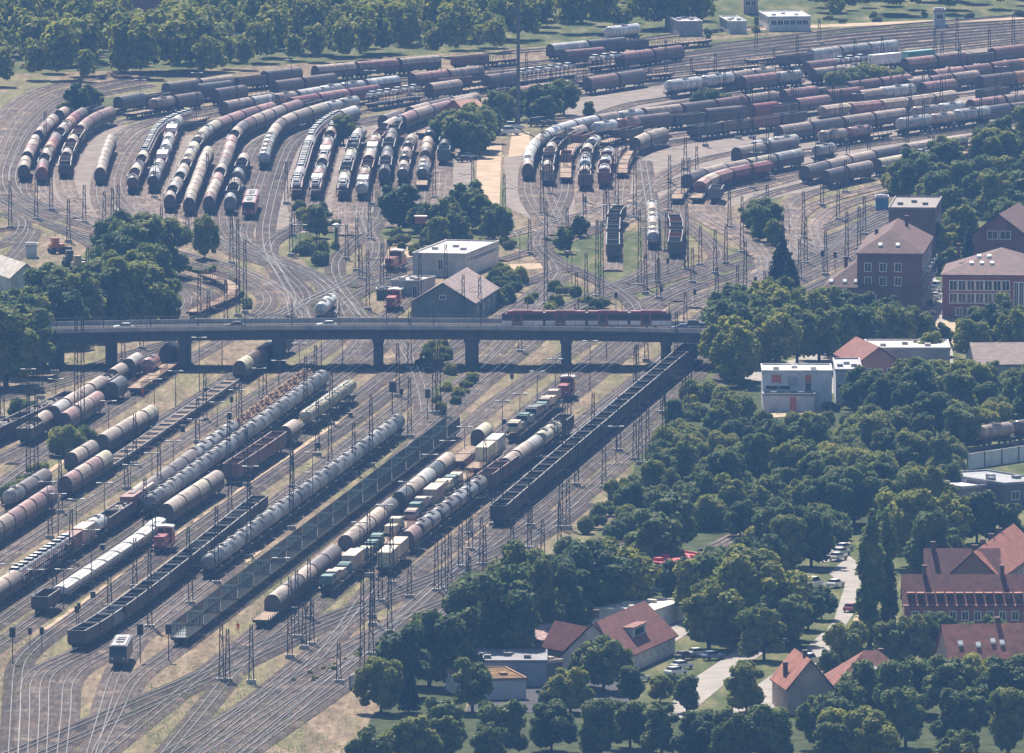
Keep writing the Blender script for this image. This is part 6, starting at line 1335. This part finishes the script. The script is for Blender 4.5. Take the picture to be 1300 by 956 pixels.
# place them; labels count from the left inside each patch
SIZEW = {'b': ('broadleaf_tree', 'tree'), 's': ('shrub', 'shrub'), 'p': ('poplar_tree', 'tree'), 'c': ('conifer_tree', 'tree')}
by = {}
for P_ in PLANTS: by.setdefault((P_[0], P_[3]), []).append(P_)
SPECIAL = {('p', 'poplar'): ['left and taller of the two dark columnar poplars', 'right-hand one of the two dark columnar poplars'],
           ('c', 'conifer'): ['small conifer at the very bottom left of the big trees', 'dark spruce standing left of the dark apartment block', 'shorter spruce tucked right of the dark spruce', 'slim dark cypress in front of the red brick office', 'conifer behind the red brick office']}
for (k, zone), lst in by.items():
    lst.sort(key=lambda t: PX(t[1])[0])
    nmean = sorted(x[2] for x in lst)
    for i, (kk, p, h, z, wide) in enumerate(lst):
        size = '' if len(lst) < 3 else 'tall ' if h > nmean[int(len(lst) * .7)] else 'small ' if h < nmean[int(len(lst) * .3)] else ''
        word = {'b': 'leafy tree', 's': 'green shrub'}.get(k, '')
        lab = SPECIAL[(k, zone)][i] if (k, zone) in SPECIAL else f'{size}{word} {zone}, {nth(i + 1)} from left' if len(lst) > 1 else f'{word} {zone}'
        nm, cat = SIZEW[k]; rot = R.uniform(0, 6.28)
        if k == 's':
            o = obj(nm, R.choice(SHR), None, p, rot, None, (h / 9 * wide * R.uniform(.85, 1.2), h / 9 * wide, h / 8.6)); tag(o, lab, cat, f'shrubs {zone}')
        else:
            cr, tr = R.choice({'b': BROAD, 'p': POP, 'c': CON}[k]); sx = h / 9.4 * wide * R.uniform(.9, 1.12)
            o = obj(nm, None, None, p, rot, None, (sx, sx, h / 9.6)); tag(o, lab, cat, f'trees {zone}')
            obj('crown', cr, o); obj('trunk', tr, o)
# the forest that runs back beyond the yard, one mass
def forest():
    q = random.Random(21); vs = []; tmpl = []
    for s in range(5):
        w = (3.0, 3.6, 2.6, 4.0, 2.2)[s]; lobes = [((0, 0, 5.4), (w * .7, w * .7, 3.6))]
        for k in range(9):
            a = 2.4 * k; z = 3 + 6 * k / 9; rr = w * .7 * (1 - abs((z - 5) / 7) ** 2); lobes.append(((rr * math.cos(a), rr * math.sin(a), z), (1.5, 1.5, 1.3)))
        tmpl.append(leaf_cloud(lobes, 34, .45))
    spots = []
    def row(v0, v1, n, u0=-30, u1=1330):
        for _ in range(n):
            v = q.uniform(v0, v1); u = q.uniform(u0, u1); p = G(u, v)
            lim = 84 - (u / 640) * 36 if u < 640 else 48 - (u - 640) / 690 * 42
            if math.sin(p.x * .05 + 1.3) * math.sin(p.y * .009) > .62: continue
            if 112 < u < 222 and 20 < v < 74: continue
            if v < lim + (28 if u < 330 else 20 if u < 640 else 5) and not any(abs(p.x - t.x) < 5 and abs(p.y - t.y) < 16 for t in spots[-400:]): spots.append(p)
    row(-110, 118, 3000)
    for p in spots:
        t = q.choice(tmpl); s = q.uniform(.7, 1.7) ** 1.05; a = q.uniform(0, 6.28); ca, sa = math.cos(a), math.sin(a)
        r = t.copy(); x, y = r[:, 0] * ca - r[:, 1] * sa, r[:, 0] * sa + r[:, 1] * ca
        vs.append(np.stack([x * s + p.x, y * s + p.y, r[:, 2] * s * 1.05], 1))
    o = obj('forest', quads('forest_mass', np.concatenate(vs), 'leaf')); tag(o, 'hazy green forest stretching back beyond the railway yard', 'forest', None, 'stuff')
forest()
# low tufts between the tracks
def tufts():
    q = random.Random(9); base = leaf_cloud([((0, 0, .25), (.55, .55, .35))], 40, .16); vs = []
    seg = []
    for pts, cum in TRACKS:
        for p in pts: seg.append(p)
    n = 0
    for _ in range(24000):
        v = q.uniform(230, 960); u = q.uniform(-30, 1000); p = G(u, v)
        if u > 600 and v > 640: continue
        if math.sin(p.x * .13 + 1.7 * math.sin(p.y * .011)) + math.sin(p.y * .023 + p.x * .05) < .35: continue
        s = q.uniform(.35, 1.1); r = base * s; vs.append(r + np.array([p.x, p.y, .02])); n += 1
        if n > 6500: break
    o = obj('weeds', quads('weed_tufts', np.concatenate(vs), 'shrubleaf')); tag(o, 'tufts of dry weeds growing between the railway tracks', 'weeds', None, 'stuff')
tufts()

# ------------------------------------------------------------------ haze, light, camera
hz = MB().box(0, 3050, 150, 2960 + 200, 9300 + 200, 302 + 2)
m = bpy.data.materials.new('summer_haze'); m.use_nodes = True; n = m.node_tree.nodes; l = m.node_tree.links
n.remove(n['Principled BSDF']); pv = n.new('ShaderNodeVolumePrincipled'); l.new(pv.outputs[0], n['Material Output'].inputs['Volume'])
pv.inputs['Color'].default_value = (HAZE_COL) + (1,); pv.inputs['Density'].default_value = HAZE_D; pv.inputs['Anisotropy'].default_value = HAZE_G
M['haze'] = m
tag(obj('haze', hz.mesh('haze_box', 'haze')), 'thin blue summer haze filling the air over the yard', 'haze', None, 'stuff')
W = bpy.data.worlds.new('World'); bpy.context.scene.world = W; W.use_nodes = True
sk = W.node_tree.nodes.new('ShaderNodeTexSky'); sk.sky_type = 'NISHITA'; sk.sun_disc = False
sk.sun_elevation = math.radians(SUN_EL); sk.sun_rotation = math.radians(SUN_AZ); sk.air_density = 1.2; sk.dust_density = 1.0
bg = W.node_tree.nodes['Background']; W.node_tree.links.new(sk.outputs[0], bg.inputs[0]); bg.inputs[1].default_value = SKY_S
sun = bpy.data.lights.new('Sun', 'SUN'); sun.energy = SUN_S; sun.angle = math.radians(.5); sun.color = (1.0, .91, .79)
so = bpy.data.objects.new('sun', sun); C.objects.link(so); so.location = (0, 2000, 500)
el, az = math.radians(SUN_EL), math.radians(SUN_AZ)                # azimuth clockwise from +Y
d = Vector((math.sin(az) * math.cos(el), math.cos(az) * math.cos(el), math.sin(el)))
so.rotation_euler = d.to_track_quat('Z', 'Y').to_euler()
cam = bpy.data.cameras.new('Camera'); co = bpy.data.objects.new('camera', cam); C.objects.link(co)
cam.sensor_width = 36; cam.lens = 36 * F / 1300; cam.clip_start = 10; cam.clip_end = 12000
co.location = (0, 0, H); co.rotation_euler = (math.pi / 2 - PIT, 0, 0)
sc = bpy.context.scene; sc.camera = co
sc.view_settings.view_transform = 'Standard'; sc.view_settings.look = 'None'; sc.view_settings.gamma = 1; sc.view_settings.exposure = EXPO
sc.cycles.use_denoising = True; sc.cycles.max_bounces = 6; sc.cycles.diffuse_bounces = 3; sc.cycles.glossy_bounces = 2; sc.cycles.transmission_bounces = 2; sc.cycles.transparent_max_bounces = 4; sc.cycles.volume_bounces = 0
